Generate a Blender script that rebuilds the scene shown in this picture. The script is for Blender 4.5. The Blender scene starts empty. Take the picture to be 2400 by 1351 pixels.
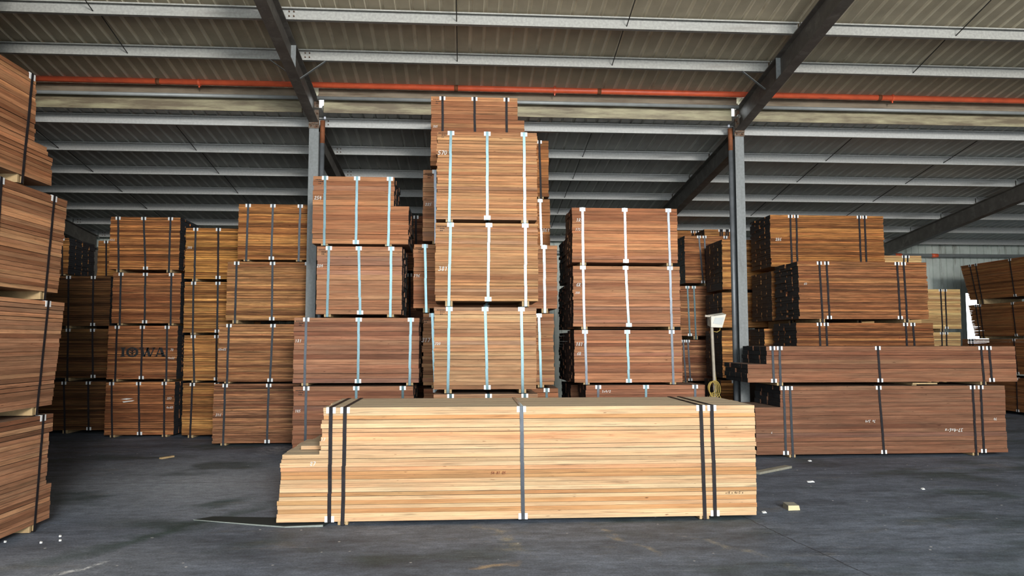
import bpy, math, random
from mathutils import Vector

random.seed(7)
SC = bpy.context.scene
COL = SC.collection

# ------------------------------------------------------------------ camera
FPX = 1700.0
EYE = 1.69
PITCH = math.atan(124.5 / FPX)
YAW = math.atan(112 * math.cos(PITCH) / FPX)
cam_data = bpy.data.cameras.new('camera')
cam_data.sensor_width = 36.0
cam_data.lens = FPX / 2400.0 * 36.0
cam_data.clip_end = 300
cam = bpy.data.objects.new('camera', cam_data)
COL.objects.link(cam)
cam.location = (0, 0, EYE)
cam.rotation_euler = (math.pi / 2 + PITCH, 0, -YAW)
SC.camera = cam

# ------------------------------------------------------------------ light
SC.view_settings.view_transform = 'Standard'
SC.view_settings.look = 'None'
SC.view_settings.gamma = 1.0
SC.view_settings.use_curve_mapping = False
SC.view_settings.exposure = 0.0
SC.cycles.use_denoising = True
SC.cycles.max_bounces = 8
SC.cycles.diffuse_bounces = 5

world = bpy.data.worlds.new('sky')
SC.world = world
world.use_nodes = True
wbg = world.node_tree.nodes['Background']
wbg.inputs[0].default_value = (0.90, 0.97, 1.0, 1)
wbg.inputs[1].default_value = 7.5


# the wide entrance behind the camera, through which the sky lights the shed
OX0, OX1, OZ, OY = -4.93, 8.9, 8.9, -9.0


def sky_portal(name, loc, size, rot):
    d = bpy.data.lights.new(name, 'AREA')
    d.shape = 'RECTANGLE'
    d.size, d.size_y = size
    d.cycles.is_portal = True
    o = bpy.data.objects.new(name, d)
    COL.objects.link(o)
    o.location = loc
    o.rotation_euler = rot
    return o


# the brightest part of the hazy sky over the yard, outside the entrance and to the right of the camera
key_data = bpy.data.lights.new('yard_daylight', 'AREA')
key_data.shape = 'RECTANGLE'
key_data.size, key_data.size_y = 3.6, 3.0
key_data.energy = 6000
key_data.color = (1.0, 0.95, 0.88)
key = bpy.data.objects.new('yard_daylight', key_data)
COL.objects.link(key)
key.location = (6.7, -20.0, 7.6)
key.rotation_euler = (Vector((0.5, 9, 2.0)) - Vector(key.location)).to_track_quat('-Z', 'Y').to_euler()

sky_portal('entrance_portal', ((OX0 + OX1) / 2, OY - 0.05, OZ / 2), (OX1 - OX0, OZ), (math.pi / 2, 0, 0))


# ------------------------------------------------------------------ unprojection of measured points
def _basis():
    fw = Vector((math.sin(YAW) * math.cos(PITCH), math.cos(YAW) * math.cos(PITCH), math.sin(PITCH)))
    rt = Vector((math.cos(YAW), -math.sin(YAW), 0))
    return fw, rt, rt.cross(fw)


FW, RT, UP = _basis()
EYEV = Vector((0, 0, EYE))


def ray(px, py):
    return FW + RT * ((px - 1200) / FPX) - UP * ((py - 675.5) / FPX)


def on_y(px, py, Y):
    r = ray(px, py)
    return EYEV + r * (Y / r.y)


def on_x(px, py, X):
    r = ray(px, py)
    return EYEV + r * (X / r.x)


def on_floor(px, py, Z=0.0):
    r = ray(px, py)
    return EYEV + r * ((Z - EYE) / r.z)


# ------------------------------------------------------------------ materials
def new_mat(name):
    m = bpy.data.materials.new(name)
    m.use_nodes = True
    nt = m.node_tree
    bsdf = nt.nodes['Principled BSDF']
    return m, nt, bsdf


def N(nt, kind, **kw):
    n = nt.nodes.new(kind)
    for k, v in kw.items():
        setattr(n, k, v)
    return n


def math_node(nt, op, a, b=None, clamp=False):
    n = N(nt, 'ShaderNodeMath', operation=op, use_clamp=clamp)
    for i, v in enumerate((a, b)):
        if v is None:
            continue
        if isinstance(v, (int, float)):
            n.inputs[i].default_value = v
        else:
            nt.links.new(v, n.inputs[i])
    return n.outputs[0]


def mix_col(nt, fac, a, b, blend='MIX'):
    n = N(nt, 'ShaderNodeMix', data_type='RGBA', blend_type=blend)
    for i, v in ((0, fac), (6, a), (7, b)):
        if isinstance(v, (int, float)):
            n.inputs[i].default_value = v
        elif isinstance(v, tuple):
            n.inputs[i].default_value = v if len(v) == 4 else v + (1,)
        else:
            nt.links.new(v, n.inputs[i])
    return n.outputs[2]


def coords(nt, scale=(1, 1, 1), kind='Object', seeded=False):
    tc = N(nt, 'ShaderNodeTexCoord')
    mp = N(nt, 'ShaderNodeMapping')
    mp.inputs['Scale'].default_value = scale
    src = tc.outputs[kind]
    if seeded:
        oi = N(nt, 'ShaderNodeObjectInfo')
        r = math_node(nt, 'MULTIPLY', oi.outputs['Random'], 37.0)
        cmb = N(nt, 'ShaderNodeCombineXYZ')
        nt.links.new(r, cmb.inputs[0])
        nt.links.new(r, cmb.inputs[2])
        add = N(nt, 'ShaderNodeVectorMath', operation='ADD')
        nt.links.new(src, add.inputs[0])
        nt.links.new(cmb.outputs[0], add.inputs[1])
        src = add.outputs[0]
    nt.links.new(src, mp.inputs['Vector'])
    return mp.outputs['Vector']


def noise(nt, vec, scale=1.0, detail=3.0, rough=0.55):
    n = N(nt, 'ShaderNodeTexNoise')
    n.inputs['Scale'].default_value = scale
    n.inputs['Detail'].default_value = detail
    n.inputs['Roughness'].default_value = rough
    nt.links.new(vec, n.inputs['Vector'])
    return n.outputs['Fac']


def ramp(nt, fac, stops):
    n = N(nt, 'ShaderNodeValToRGB')
    els = n.color_ramp.elements
    while len(els) < len(stops):
        els.new(0.5)
    for e, (p, c) in zip(els, stops):
        e.position = p
        e.color = (c, c, c, 1) if isinstance(c, (int, float)) else (tuple(c) + (1,))[:4]
    nt.links.new(fac, n.inputs[0])
    return n.outputs[0]


def wood_edge(name, amp, fine_z, streak_z, dark):
    """Board edges: the object's own colour, streaked along the board.
    amp: strength of the long streaks; dark: how deep the thin dark lines go."""
    m, nt, b = new_mat(name)
    oi = N(nt, 'ShaderNodeObjectInfo')
    s1 = noise(nt, coords(nt, (0.7, 6, streak_z), seeded=True), 1.0, 3.0, 0.6)
    k1 = ramp(nt, s1, [(0.34, 1 - amp), (0.5, 1.0), (0.66, 1 + amp)])
    s2 = noise(nt, coords(nt, (3.5, 6, fine_z), seeded=True), 1.0, 4.0, 0.7)
    k2 = ramp(nt, s2, [(0.36, 1 - amp * .8), (0.64, 1 + amp * .6)])
    s3 = noise(nt, coords(nt, (1.6, 3, fine_z * .8), seeded=True), 1.3, 2.0, 0.5)
    k3 = ramp(nt, s3, [(0.30, dark), (0.385, 1.0)])
    s4 = noise(nt, coords(nt, (0.8, 2, 3), seeded=True), 1.0, 2.0, 0.5)
    k4 = ramp(nt, s4, [(0.32, 0.84), (0.68, 1.14)])
    c = oi.outputs['Color']
    for k in (k1, k2, k3, k4):
        c = mix_col(nt, 1.0, c, k, 'MULTIPLY')
    # redder or yellower along the board
    s5 = noise(nt, coords(nt, (0.9, 2, 14), seeded=True), 1.0, 2.0, 0.5)
    c = mix_col(nt, 1.0, c, mix_col(nt, ramp(nt, s5, [(0.35, 0.0), (0.65, 1.0)]), (1.03, 0.92, 0.86), (0.99, 1.06, 1.06)), 'MULTIPLY')
    # sparse knots and pitch marks
    sk = noise(nt, coords(nt, (9, 10, 45), seeded=True), 1.0, 1.5, 0.5)
    kk = ramp(nt, sk, [(0.70, 0.0), (0.77, 0.9)])
    c = mix_col(nt, kk, c, mix_col(nt, 1.0, oi.outputs['Color'], (0.30, 0.22, 0.18), 'MULTIPLY'))
    nt.links.new(c, b.inputs['Base Color'])
    b.inputs['Roughness'].default_value = 0.72
    b.inputs['Specular IOR Level'].default_value = 0.2
    bump = N(nt, 'ShaderNodeBump')
    bump.inputs['Strength'].default_value = 0.35
    bump.inputs['Distance'].default_value = 0.004
    nt.links.new(s2, bump.inputs['Height'])
    nt.links.new(bump.outputs[0], b.inputs['Normal'])
    return m


def wood_face(name, tint, share=0.45):
    """Wide veneer faces of the boards (tops and undersides)."""
    m, nt, b = new_mat(name)
    oi = N(nt, 'ShaderNodeObjectInfo')
    s1 = noise(nt, coords(nt, (1.0, 26, 26), seeded=True), 1.0, 4.0)
    k1 = ramp(nt, s1, [(0.3, 0.74), (0.7, 1.12)])
    c = mix_col(nt, share, oi.outputs['Color'], tint)
    c = mix_col(nt, 1.0, c, k1, 'MULTIPLY')
    nt.links.new(c, b.inputs['Base Color'])
    b.inputs['Roughness'].default_value = 0.75
    return m


def black_end():
    m, nt, b = new_mat('black_end_paint')
    s = noise(nt, coords(nt, (9, 9, 30), seeded=True), 1.0, 2.0)
    f = ramp(nt, s, [(0.70, 0.0), (0.76, 1.0)])
    s2 = noise(nt, coords(nt, (6, 6, 9), seeded=True), 1.0, 3.0)
    base = mix_col(nt, s2, (0.014, 0.015, 0.018), (0.042, 0.045, 0.052))
    nt.links.new(mix_col(nt, f, base, (0.30, 0.29, 0.28)), b.inputs['Base Color'])
    b.inputs['Roughness'].default_value = 0.6
    return m


def plain(name, col, rough=0.6, metal=0.0, var=0.15, scale=8.0, dirt=None, spec=0.5):
    m, nt, b = new_mat(name)
    s = noise(nt, coords(nt, (scale, scale, scale)), 1.0, 4.0)
    k = ramp(nt, s, [(0.25, 1 - var), (0.75, 1 + var)])
    c = mix_col(nt, 1.0, tuple(col), k, 'MULTIPLY')
    if dirt:
        dcol, dlo, dhi, dscale = dirt
        s2 = noise(nt, coords(nt, dscale), 1.0, 5.0, 0.65)
        c = mix_col(nt, ramp(nt, s2, [(dlo, 0.0), (dhi, 1.0)]), c, tuple(dcol))
    nt.links.new(c, b.inputs['Base Color'])
    b.inputs['Roughness'].default_value = rough
    b.inputs['Metallic'].default_value = metal
    b.inputs['Specular IOR Level'].default_value = spec
    return m


M = {}
M['wood_smooth'] = wood_edge('sawn_timber_edge', 0.29, 80, 48, 0.50)
M['wood_pale'] = wood_edge('pale_timber_edge', 0.17, 70, 44, 0.55)
M['wood_old'] = wood_edge('weathered_timber_edge', 0.26, 48, 26, 0.50)
M['wood_rough'] = wood_edge('laminated_timber_edge', 0.58, 70, 58, 0.35)
M['wood_face'] = wood_face('timber_face', (0.20, 0.16, 0.115))
M['pale_face'] = wood_face('pale_timber_face', (0.52, 0.46, 0.34), 0.75)
M['black_end'] = black_end()
M['strap_dark'] = plain('strap_steel_unlit', (0.022, 0.020, 0.023), 0.55, 0.0, 0.3, 14, spec=0.12)  # same strap steel, its dark reflections put into the colour
M['strap_bright'] = plain('strap_steel_lit', (0.115, 0.180, 0.200), 0.23, 0.78, 0.12, 9)  # same strap steel, tinted with the sky it reflects
M['strap_grey'] = plain('strap_steel_half_lit', (0.100, 0.112, 0.130), 0.26, 0.7, 0.2, 9)  # same strap steel, coloured for a half-dark reflection
M['protector'] = plain('white_plastic_protector', (0.83, 0.85, 0.86), 0.5, 0, 0.06, 20)
M['bearer'] = plain('pale_bearer_timber', (0.44, 0.31, 0.16), 0.8, 0, 0.25, 12)
M['chalk'] = plain('white_chalk', (0.80, 0.80, 0.78), 0.9, 0, 0.2, 60)
M['red_crayon'] = plain('red_crayon', (0.22, 0.06, 0.03), 0.9, 0, 0.2, 60)
M['ink'] = plain('dark_ink', (0.035, 0.025, 0.02), 0.9, 0, 0.2, 60)
M['stencil'] = plain('black_stencil_paint', (0.010, 0.013, 0.016), 0.8, 0, 0.3, 40)
M['roof_near'] = plain('weathered_roof_sheet', (0.44, 0.385, 0.275), 0.7, 0, 0.16, 3,
                       ((0.38, 0.325, 0.225), 0.52, 0.8, (2.5, 0.8, 2)))
M['roof_far'] = plain('grey_roof_sheet', (0.44, 0.45, 0.425), 0.65, 0, 0.14, 3,
                      ((0.34, 0.34, 0.31), 0.52, 0.8, (2.5, 0.8, 2)))
M['rib_near'] = plain('lit_rib_of_roof_sheet', (0.70, 0.64, 0.50), 0.6, 0, 0.12, 3,  # light caught by the rib walls, put into a paler colour
                      ((0.36, 0.30, 0.20), 0.55, 0.8, (2.5, 1.5, 2)))
M['rib_far'] = plain('lit_rib_of_grey_sheet', (0.66, 0.67, 0.63), 0.6, 0, 0.12, 3)  # paler too, far rib walls coloured as if lit
M['galv'] = plain('galvanised_purlin_steel', (0.36, 0.36, 0.34), 0.6, 0.0, 0.22, 30,
                  ((0.24, 0.23, 0.21), 0.55, 0.8, (0.6, 5, 5)))
M['galv_far'] = plain('dull_purlin_steel', (0.47, 0.475, 0.465), 0.6, 0.0, 0.14, 30,
                      ((0.22, 0.22, 0.21), 0.55, 0.8, (0.6, 5, 5)))
M['rafter'] = plain('dark_painted_rafter_steel', (0.105, 0.096, 0.085), 0.6, 0.1, 0.25, 6,
                    ((0.17, 0.16, 0.145), 0.52, 0.7, (5, 5, 5)))
M['column'] = plain('galvanised_column_steel', (0.20, 0.217, 0.222), 0.55, 0.1, 0.18, 26,
                    ((0.13, 0.137, 0.138), 0.52, 0.72, (5, 5, 1.2)))
M['rusty'] = plain('rusty_steel_plate', (0.16, 0.125, 0.095), 0.75, 0.2, 0.3, 14,
                   ((0.13, 0.05, 0.02), 0.50, 0.62, (16, 16, 16)))
M['bolt'] = plain('rusty_bolt', (0.11, 0.06, 0.035), 0.7, 0.4, 0.3, 30)
M['red_pipe'] = plain('red_pipe_paint', (0.80, 0.135, 0.055), 0.4, 0, 0.16, 5,
                      ((0.50, 0.09, 0.05), 0.56, 0.72, (2, 9, 9)))
M['grey_pipe'] = plain('grey_pipe_paint', (0.30, 0.32, 0.32), 0.5, 0.2, 0.12, 6)
M['fascia'] = plain('brown_fascia_steel', (0.21, 0.17, 0.12), 0.7, 0, 0.2, 4,
                    ((0.11, 0.075, 0.045), 0.48, 0.7, (1.2, 8, 9)))
M['gutter'] = plain('cream_gutter_paint', (0.36, 0.325, 0.205), 0.6, 0, 0.14, 3,
                    ((0.16, 0.125, 0.08), 0.40, 0.60, (1.1, 3, 9)))
M['wall'] = plain('grey_green_wall_sheet', (0.52, 0.57, 0.53), 0.6, 0, 0.16, 3,
                  ((0.16, 0.14, 0.11), 0.56, 0.74, (7, 7, 1.0)))
M['front_wall'] = plain('front_wall_sheet', (0.30, 0.30, 0.29), 0.7)
M['skyhole_white'] = plain('skyhole_paint', (0.66, 0.70, 0.80), 0.4, 0, 0.04)  # bluish white standing in for sky seen through a hole
M['downpipe'] = plain('dark_downpipe', (0.16, 0.175, 0.19), 0.45, 0.3, 0.2, 9)
M['rust_pipe'] = plain('rust_stained_pipe', (0.22, 0.075, 0.03), 0.8, 0.1, 0.35, 12)
M['rod'] = plain('dark_sag_rod', (0.03, 0.03, 0.028), 0.6, 0.3, 0.2)
M['lamp_body'] = plain('pale_floodlight_body', (0.62, 0.60, 0.53), 0.5, 0, 0.1)
M['lamp_glass'] = plain('floodlight_glass', (0.55, 0.58, 0.58), 0.15, 0, 0.05)
M['lamp_pole'] = plain('weathered_pole', (0.36, 0.32, 0.26), 0.6, 0.2, 0.25, 9)
M['cable'] = plain('yellow_cable', (0.42, 0.30, 0.07), 0.6, 0, 0.15)
M['scrap_wood'] = plain('grey_scrap_timber', (0.27, 0.26, 0.21), 0.85, 0, 0.2, 14)
M['fresh_wood'] = plain('pale_cut_timber', (0.66, 0.55, 0.33), 0.8, 0, 0.1, 14)
M['paper'] = plain('white_scrap', (0.8, 0.82, 0.82), 0.7, 0, 0.05)
M['sheet'] = plain('dark_rubber_sheet', (0.014, 0.022, 0.021), 0.85, 0, 0.3, 4)
M['sheet_edge'] = plain('worn_sheet_edge', (0.24, 0.27, 0.25), 0.6, 0, 0.2, 20)


def floor_mat():
    m, nt, b = new_mat('stained_concrete')
    big = noise(nt, coords(nt, (0.33, 0.5, 1)), 1.0, 5.0, 0.6)
    c = mix_col(nt, ramp(nt, big, [(0.30, 0.0), (0.70, 1.0)]), (0.074, 0.092, 0.121), (0.158, 0.187, 0.240))
    mid = noise(nt, coords(nt, (1.1, 3.4, 1)), 1.0, 6.0, 0.7)
    c = mix_col(nt, 1.0, c, ramp(nt, mid, [(0.32, 0.62), (0.68, 1.36)]), 'MULTIPLY')
    # painted-in light on the left floor, a damp greenish drag mark, and two spills
    wv0 = N(nt, 'ShaderNodeVectorMath', operation='MULTIPLY_ADD')
    nz = N(nt, 'ShaderNodeTexNoise')
    nz.inputs['Scale'].default_value = 1.6
    nz.inputs['Detail'].default_value = 5.0
    nt.links.new(coords(nt), nz.inputs['Vector'])
    nt.links.new(nz.outputs['Color'], wv0.inputs[0])
    wv0.inputs[1].default_value = (0.9, 0.9, 0)
    nt.links.new(coords(nt), wv0.inputs[2])
    warped = wv0.outputs[0]

    def patch(px, py, rx, ry, rot, col, amount, soft=0.5, fine_break=None):
        nonlocal c
        p = on_floor(px, py)
        mp = N(nt, 'ShaderNodeMapping', vector_type='TEXTURE')
        mp.inputs['Location'].default_value = (p.x + .45, p.y + .45, 0)
        mp.inputs['Rotation'].default_value = (0, 0, rot)
        mp.inputs['Scale'].default_value = (rx, ry, 1)
        nt.links.new(warped, mp.inputs['Vector'])
        ln = N(nt, 'ShaderNodeVectorMath', operation='LENGTH')
        nt.links.new(mp.outputs[0], ln.inputs[0])
        f = ramp(nt, ln.outputs['Value'], [(max(0.0, 1 - soft) * .6, amount), (1.0, 0.0)])
        if fine_break:
            f = math_node(nt, 'MULTIPLY', f, ramp(nt, noise(nt, coords(nt, fine_break), 1.0, 5.0, 0.7), [(0.45, 0.0), (0.6, 1.0)]))
        c = mix_col(nt, f, c, col)

    patch(470, 1130, 1.9, 2.9, 0.55, (0.35, 0.39, 0.445), 0.85, 0.9)  # pale patch that paints extra light onto the left floor
    patch(120, 1330, 1.5, 1.0, 0.0, (0.25, 0.28, 0.32), 0.6, 0.9)
    patch(390, 1245, 1.75, 0.17, 1.02, (0.050, 0.080, 0.075), 0.85, 0.7)
    patch(520, 1180, 0.55, 0.2, 0.5, (0.050, 0.078, 0.078), 0.8, 0.7)
    patch(165, 1335, 0.30, 0.06, 0.9, (0.72, 0.76, 0.78), 0.9, 0.5, (14, 14, 1))
    patch(1150, 1328, 0.20, 0.07, 0.0, (0.42, 0.31, 0.19), 0.8, 0.5)
    patch(660, 1055, 0.55, 0.5, 0.0, (0.50, 0.53, 0.56), 0.8, 0.7, (9, 12, 1))
    patch(1180, 1270, 0.10, 0.7, 0.3, (0.30, 0.28, 0.20), 0.7, 0.6, (5, 5, 1))
    patch(1470, 1270, 0.07, 0.9, 0.45, (0.30, 0.27, 0.20), 0.7, 0.6, (5, 5, 1))
    patch(1690, 1280, 0.05, 0.7, 0.55, (0.30, 0.29, 0.24), 0.8, 0.6, (4, 4, 1))
    # greenish damp patches and brown dust
    g = noise(nt, coords(nt, (0.45, 0.8, 1)), 1.0, 3.0, 0.6)
    c = mix_col(nt, ramp(nt, g, [(0.53, 0.0), (0.63, 0.75)]), c, (0.045, 0.066, 0.066))
    d = noise(nt, coords(nt, (0.6, 1.5, 2)), 1.3, 6.0, 0.72)
    c = mix_col(nt, ramp(nt, d, [(0.58, 0.0), (0.72, 0.42)]), c, (0.21, 0.185, 0.14))
    # pale drag scratches
    s = noise(nt, coords(nt, (2.0, 17, 1)), 1.0, 5.0, 0.75)
    c = mix_col(nt, ramp(nt, s, [(0.58, 0.0), (0.70, 0.5)]), c, (0.30, 0.32, 0.35))
    grit = noise(nt, coords(nt, (7, 13, 1)), 1.0, 5.0, 0.75)
    c = mix_col(nt, 1.0, c, ramp(nt, grit, [(0.33, 0.72), (0.67, 1.28)]), 'MULTIPLY')
    # white specks
    v = N(nt, 'ShaderNodeTexVoronoi')
    v.inputs['Scale'].default_value = 5.5
    nt.links.new(coords(nt, (1, 1.0, 1)), v.inputs['Vector'])
    sp = ramp(nt, v.outputs['Distance'], [(0.035, 1.0), (0.075, 0.0)])
    keep = ramp(nt, noise(nt, coords(nt, (1.3, 1.3, 1)), 1.0, 2.0), [(0.46, 0.0), (0.54, 1.0)])
    c = mix_col(nt, math_node(nt, 'MULTIPLY', sp, keep), c, (0.62, 0.63, 0.62))
    # fine grit
    fine = noise(nt, coords(nt, (60, 60, 60)), 1.0, 3.0, 0.7)
    c = mix_col(nt, 1.0, c, ramp(nt, fine, [(0.3, 0.70), (0.7, 1.30)]), 'MULTIPLY')
    # saw joint across the bay and a wandering crack
    sep = N(nt, 'ShaderNodeSeparateXYZ')
    nt.links.new(coords(nt), sep.inputs[0])
    wob = noise(nt, coords(nt, (3, 3, 1)), 1.0, 4.0)
    wv = math_node(nt, 'MULTIPLY', math_node(nt, 'SUBTRACT', wob, 0.5), 0.10)
    j = math_node(nt, 'ABSOLUTE', math_node(nt, 'ADD', math_node(nt, 'SUBTRACT', sep.outputs[1], 9.05), wv))
    c = mix_col(nt, ramp(nt, j, [(0.004, 0.75), (0.012, 0.0)]), c, (0.022, 0.022, 0.024))
    k = math_node(nt, 'ADD', math_node(nt, 'MULTIPLY', sep.outputs[1], 0.13), sep.outputs[0])
    k = math_node(nt, 'ABSOLUTE', math_node(nt, 'ADD', math_node(nt, 'SUBTRACT', k, 3.60), wv))
    c = mix_col(nt, ramp(nt, k, [(0.003, 0.8), (0.009, 0.0)]), c, (0.022, 0.022, 0.024))
    nt.links.new(c, b.inputs['Base Color'])
    r = ramp(nt, big, [(0.3, 0.60), (0.7, 0.80)])
    nt.links.new(r, b.inputs['Roughness'])
    b.inputs['Specular IOR Level'].default_value = 0.22
    bump = N(nt, 'ShaderNodeBump')
    bump.inputs['Strength'].default_value = 0.3
    bump.inputs['Distance'].default_value = 0.01
    nt.links.new(mid, bump.inputs['Height'])
    nt.links.new(bump.outputs[0], b.inputs['Normal'])
    return m


M['floor'] = floor_mat()


# ------------------------------------------------------------------ mesh helpers
class MB:
    def __init__(self):
        self.v, self.f, self.m = [], [], []

    def quad(self, pts, mat=0):
        i = len(self.v)
        self.v += [tuple(p) for p in pts]
        self.f.append(tuple(range(i, i + len(pts))))
        self.m.append(mat)

    def hexa(self, p, mats=(0, 0, 0, 0, 0, 0)):
        """p: 8 corners, bottom ring then top ring. mats: bottom, top, front, right, back, left"""
        i = len(self.v)
        self.v += [tuple(q) for q in p]
        for q, k in zip(((3, 2, 1, 0), (4, 5, 6, 7), (0, 1, 5, 4), (1, 2, 6, 5), (2, 3, 7, 6), (3, 0, 4, 7)), mats):
            self.f.append(tuple(i + a for a in q))
            self.m.append(k)

    def box(self, a, b, mats=(0, 0, 0, 0, 0, 0)):
        x0, y0, z0 = a
        x1, y1, z1 = b
        self.hexa([(x0, y0, z0), (x1, y0, z0), (x1, y1, z0), (x0, y1, z0),
                   (x0, y0, z1), (x1, y0, z1), (x1, y1, z1), (x0, y1, z1)], mats)

    def bar(self, p, q, w, h, mat=0):
        """rectangular bar from p to q"""
        p, q = Vector(p), Vector(q)
        d = (q - p).normalized()
        s = d.cross(Vector((0, 0, 1)))
        s = s.normalized() if s.length > 1e-4 else Vector((1, 0, 0))
        u = s.cross(d).normalized()
        s, u = s * (w / 2), u * (h / 2)
        self.hexa([p - s - u, p + s - u, q + s - u, q - s - u, p - s + u, p + s + u, q + s + u, q - s + u], (mat,) * 6)

    def tube(self, pts, r, n=10, mat=0, caps=True):
        pts = [Vector(p) for p in pts]
        base = len(self.v)
        prev = None
        for k, p in enumerate(pts):
            t = (pts[min(k + 1, len(pts) - 1)] - pts[max(k - 1, 0)]).normalized()
            if prev is None:
                ref = Vector((0, 0, 1)) if abs(t.z) < 0.9 else Vector((1, 0, 0))
                a = t.cross(ref).normalized()
            else:
                a = (prev - t * prev.dot(t)).normalized()
            prev = a
            b = t.cross(a)
            for j in range(n):
                w = 2 * math.pi * j / n
                self.v.append(tuple(p + a * (r * math.cos(w)) + b * (r * math.sin(w))))
        for k in range(len(pts) - 1):
            for j in range(n):
                self.f.append((base + k * n + j, base + k * n + (j + 1) % n, base + (k + 1) * n + (j + 1) % n, base + (k + 1) * n + j))
                self.m.append(mat)
        if caps:
            self.f.append(tuple(base + j for j in reversed(range(n))))
            self.m.append(mat)
            self.f.append(tuple(base + (len(pts) - 1) * n + j for j in range(n)))
            self.m.append(mat)

    def extrude_y(self, prof, y0, y1, z0=0.0, z1=0.0, mat=0):
        """closed XZ profile swept from y0 to y1, raised by z0 and z1 at its ends"""
        n = len(prof)
        i = len(self.v)
        self.v += [(x, y0, z + z0) for x, z in prof] + [(x, y1, z + z1) for x, z in prof]
        for k in range(n):
            a, b = i + k, i + (k + 1) % n
            self.f.append((a, b, b + n, a + n))
            self.m.append(mat)
        self.f.append(tuple(i + k for k in reversed(range(n))))
        self.f.append(tuple(i + n + k for k in range(n)))
        self.m += [mat, mat]

    def build(self, name, mats, parent=None, smooth=False):
        me = bpy.data.meshes.new(name)
        me.from_pydata(self.v, [], self.f)
        if not isinstance(mats, (list, tuple)):
            mats = [mats]
        for k in mats:
            me.materials.append(k)
        me.polygons.foreach_set('material_index', self.m)
        if smooth:
            me.polygons.foreach_set('use_smooth', [True] * len(self.f))
        me.update()
        o = bpy.data.objects.new(name, me)
        COL.objects.link(o)
        if parent:
            o.parent = parent
        return o


def tag(o, label=None, cat=None, group=None, kind=None):
    for k, v in (('label', label), ('category', cat), ('group', group), ('kind', kind)):
        if v:
            o[k] = v
    return o


def empty(name, loc, rz=0.0):
    o = bpy.data.objects.new(name, None)
    o.empty_display_size = 0.2
    COL.objects.link(o)
    o.location = loc
    o.rotation_euler = (0, 0, rz)
    return o


# ------------------------------------------------------------------ shell of the shed
COLX = [-9.32, -2.40, 4.52, 11.44, 18.36]        # frame lines across the shed
YC = 11.50                                       # column row
SN, ZN = 0.165, 5.50                             # near roof: slope, purlin underside at YC
SF, YF0, ZF = 0.115, 11.78, 5.17                 # far roof
YW, DP = 19.25, 0.15                             # back wall, purlin depth
XL, XR = -11.0, 18.3


def zn(y):
    return ZN + SN * (YC - y)


def zf(y):
    return ZF - SF * (y - YF0)


fl = MB()
fl.quad([(-30, -30, 0), (40, -30, 0), (40, 45, 0), (-30, 45, 0)])
tag(fl.build('floor', M['floor']), kind='structure')
fl = MB()
fl.quad([(-30, -40, 0.004), (40, -40, 0.004), (40, OY - 0.2, 0.004), (-30, OY - 0.2, 0.004)])
tag(fl.build('floor', plain('yard_bounce_ground', (0.42, 0.41, 0.38), 0.8, 0, 0.1, 2)), kind='structure')  # unseen yard ground, added pale to bounce light up to the roof


def rib_profile(x0, x1, pitch=0.192, w=0.058, h=0.034, t=0.014):
    pts = []
    x = x0
    while x < x1:
        pts += [(x, 0), (x + pitch - w, 0), (x + pitch - w + t, h), (x + pitch - t, h)]
        x += pitch
    return pts


def roof(name, x0, x1, y0, z0, y1, z1, mat):
    m = MB()
    pr = rib_profile(x0, x1)
    n = len(pr)
    T = 0.004
    for dz in (0.0, T):
        m.v += [(x, y0, z0 + z + dz) for x, z in pr] + [(x, y1, z1 + z + dz) for x, z in pr]
    for k in range(n - 1):
        m.f.append((k, k + 1, n + k + 1, n + k))
        m.f.append((2 * n + k, 3 * n + k, 3 * n + k + 1, 2 * n + k + 1))
        m.m += [0 if k % 4 == 0 else 1, 0]
    return tag(m.build(name, mat), kind='structure')


roof('ceiling', -12, 19, -9.3, zn(-9.3) + DP, 11.62, zn(11.62) + DP, [M['roof_near'], M['rib_near']])
roof('ceiling', -12, 19, 11.39, zf(11.39) + DP, 19.42, zf(19.42) + DP, [M['roof_far'], M['rib_far']])

# back wall of vertical ribbed sheet, with a doorway to the yard at the right
DX0 = on_y(2266, 750, YW).x
DX1 = DX0 + 0.62
DZ = on_y(2266, 688, YW).z
wm = MB()


def wall_sheet(m, x0, x1, z0, z1, Y):
    pr = rib_profile(x0, x1, 0.20, 0.055, 0.028)
    pr = [(min(x, x1), z) for x, z in pr]
    for (xa, da), (xb, db) in zip(pr[:-1], pr[1:]):
        m.quad([(xa, Y + da, z0), (xb, Y + db, z0), (xb, Y + db, z1), (xa, Y + da, z1)])
        m.quad([(xb, Y + db + .004, z0), (xa, Y + da + .004, z0), (xa, Y + da + .004, z1), (xb, Y + db + .004, z1)])


ZWT = zf(YW) + DP - 0.004
wall_sheet(wm, XL - 1, DX0, 0, ZWT, YW)
wall_sheet(wm, DX0, DX1, DZ, ZWT, YW)
wall_sheet(wm, DX1, XR + 0.7, 0, ZWT, YW)
tag(wm.build('wall_back', M['wall']), kind='structure')

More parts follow.
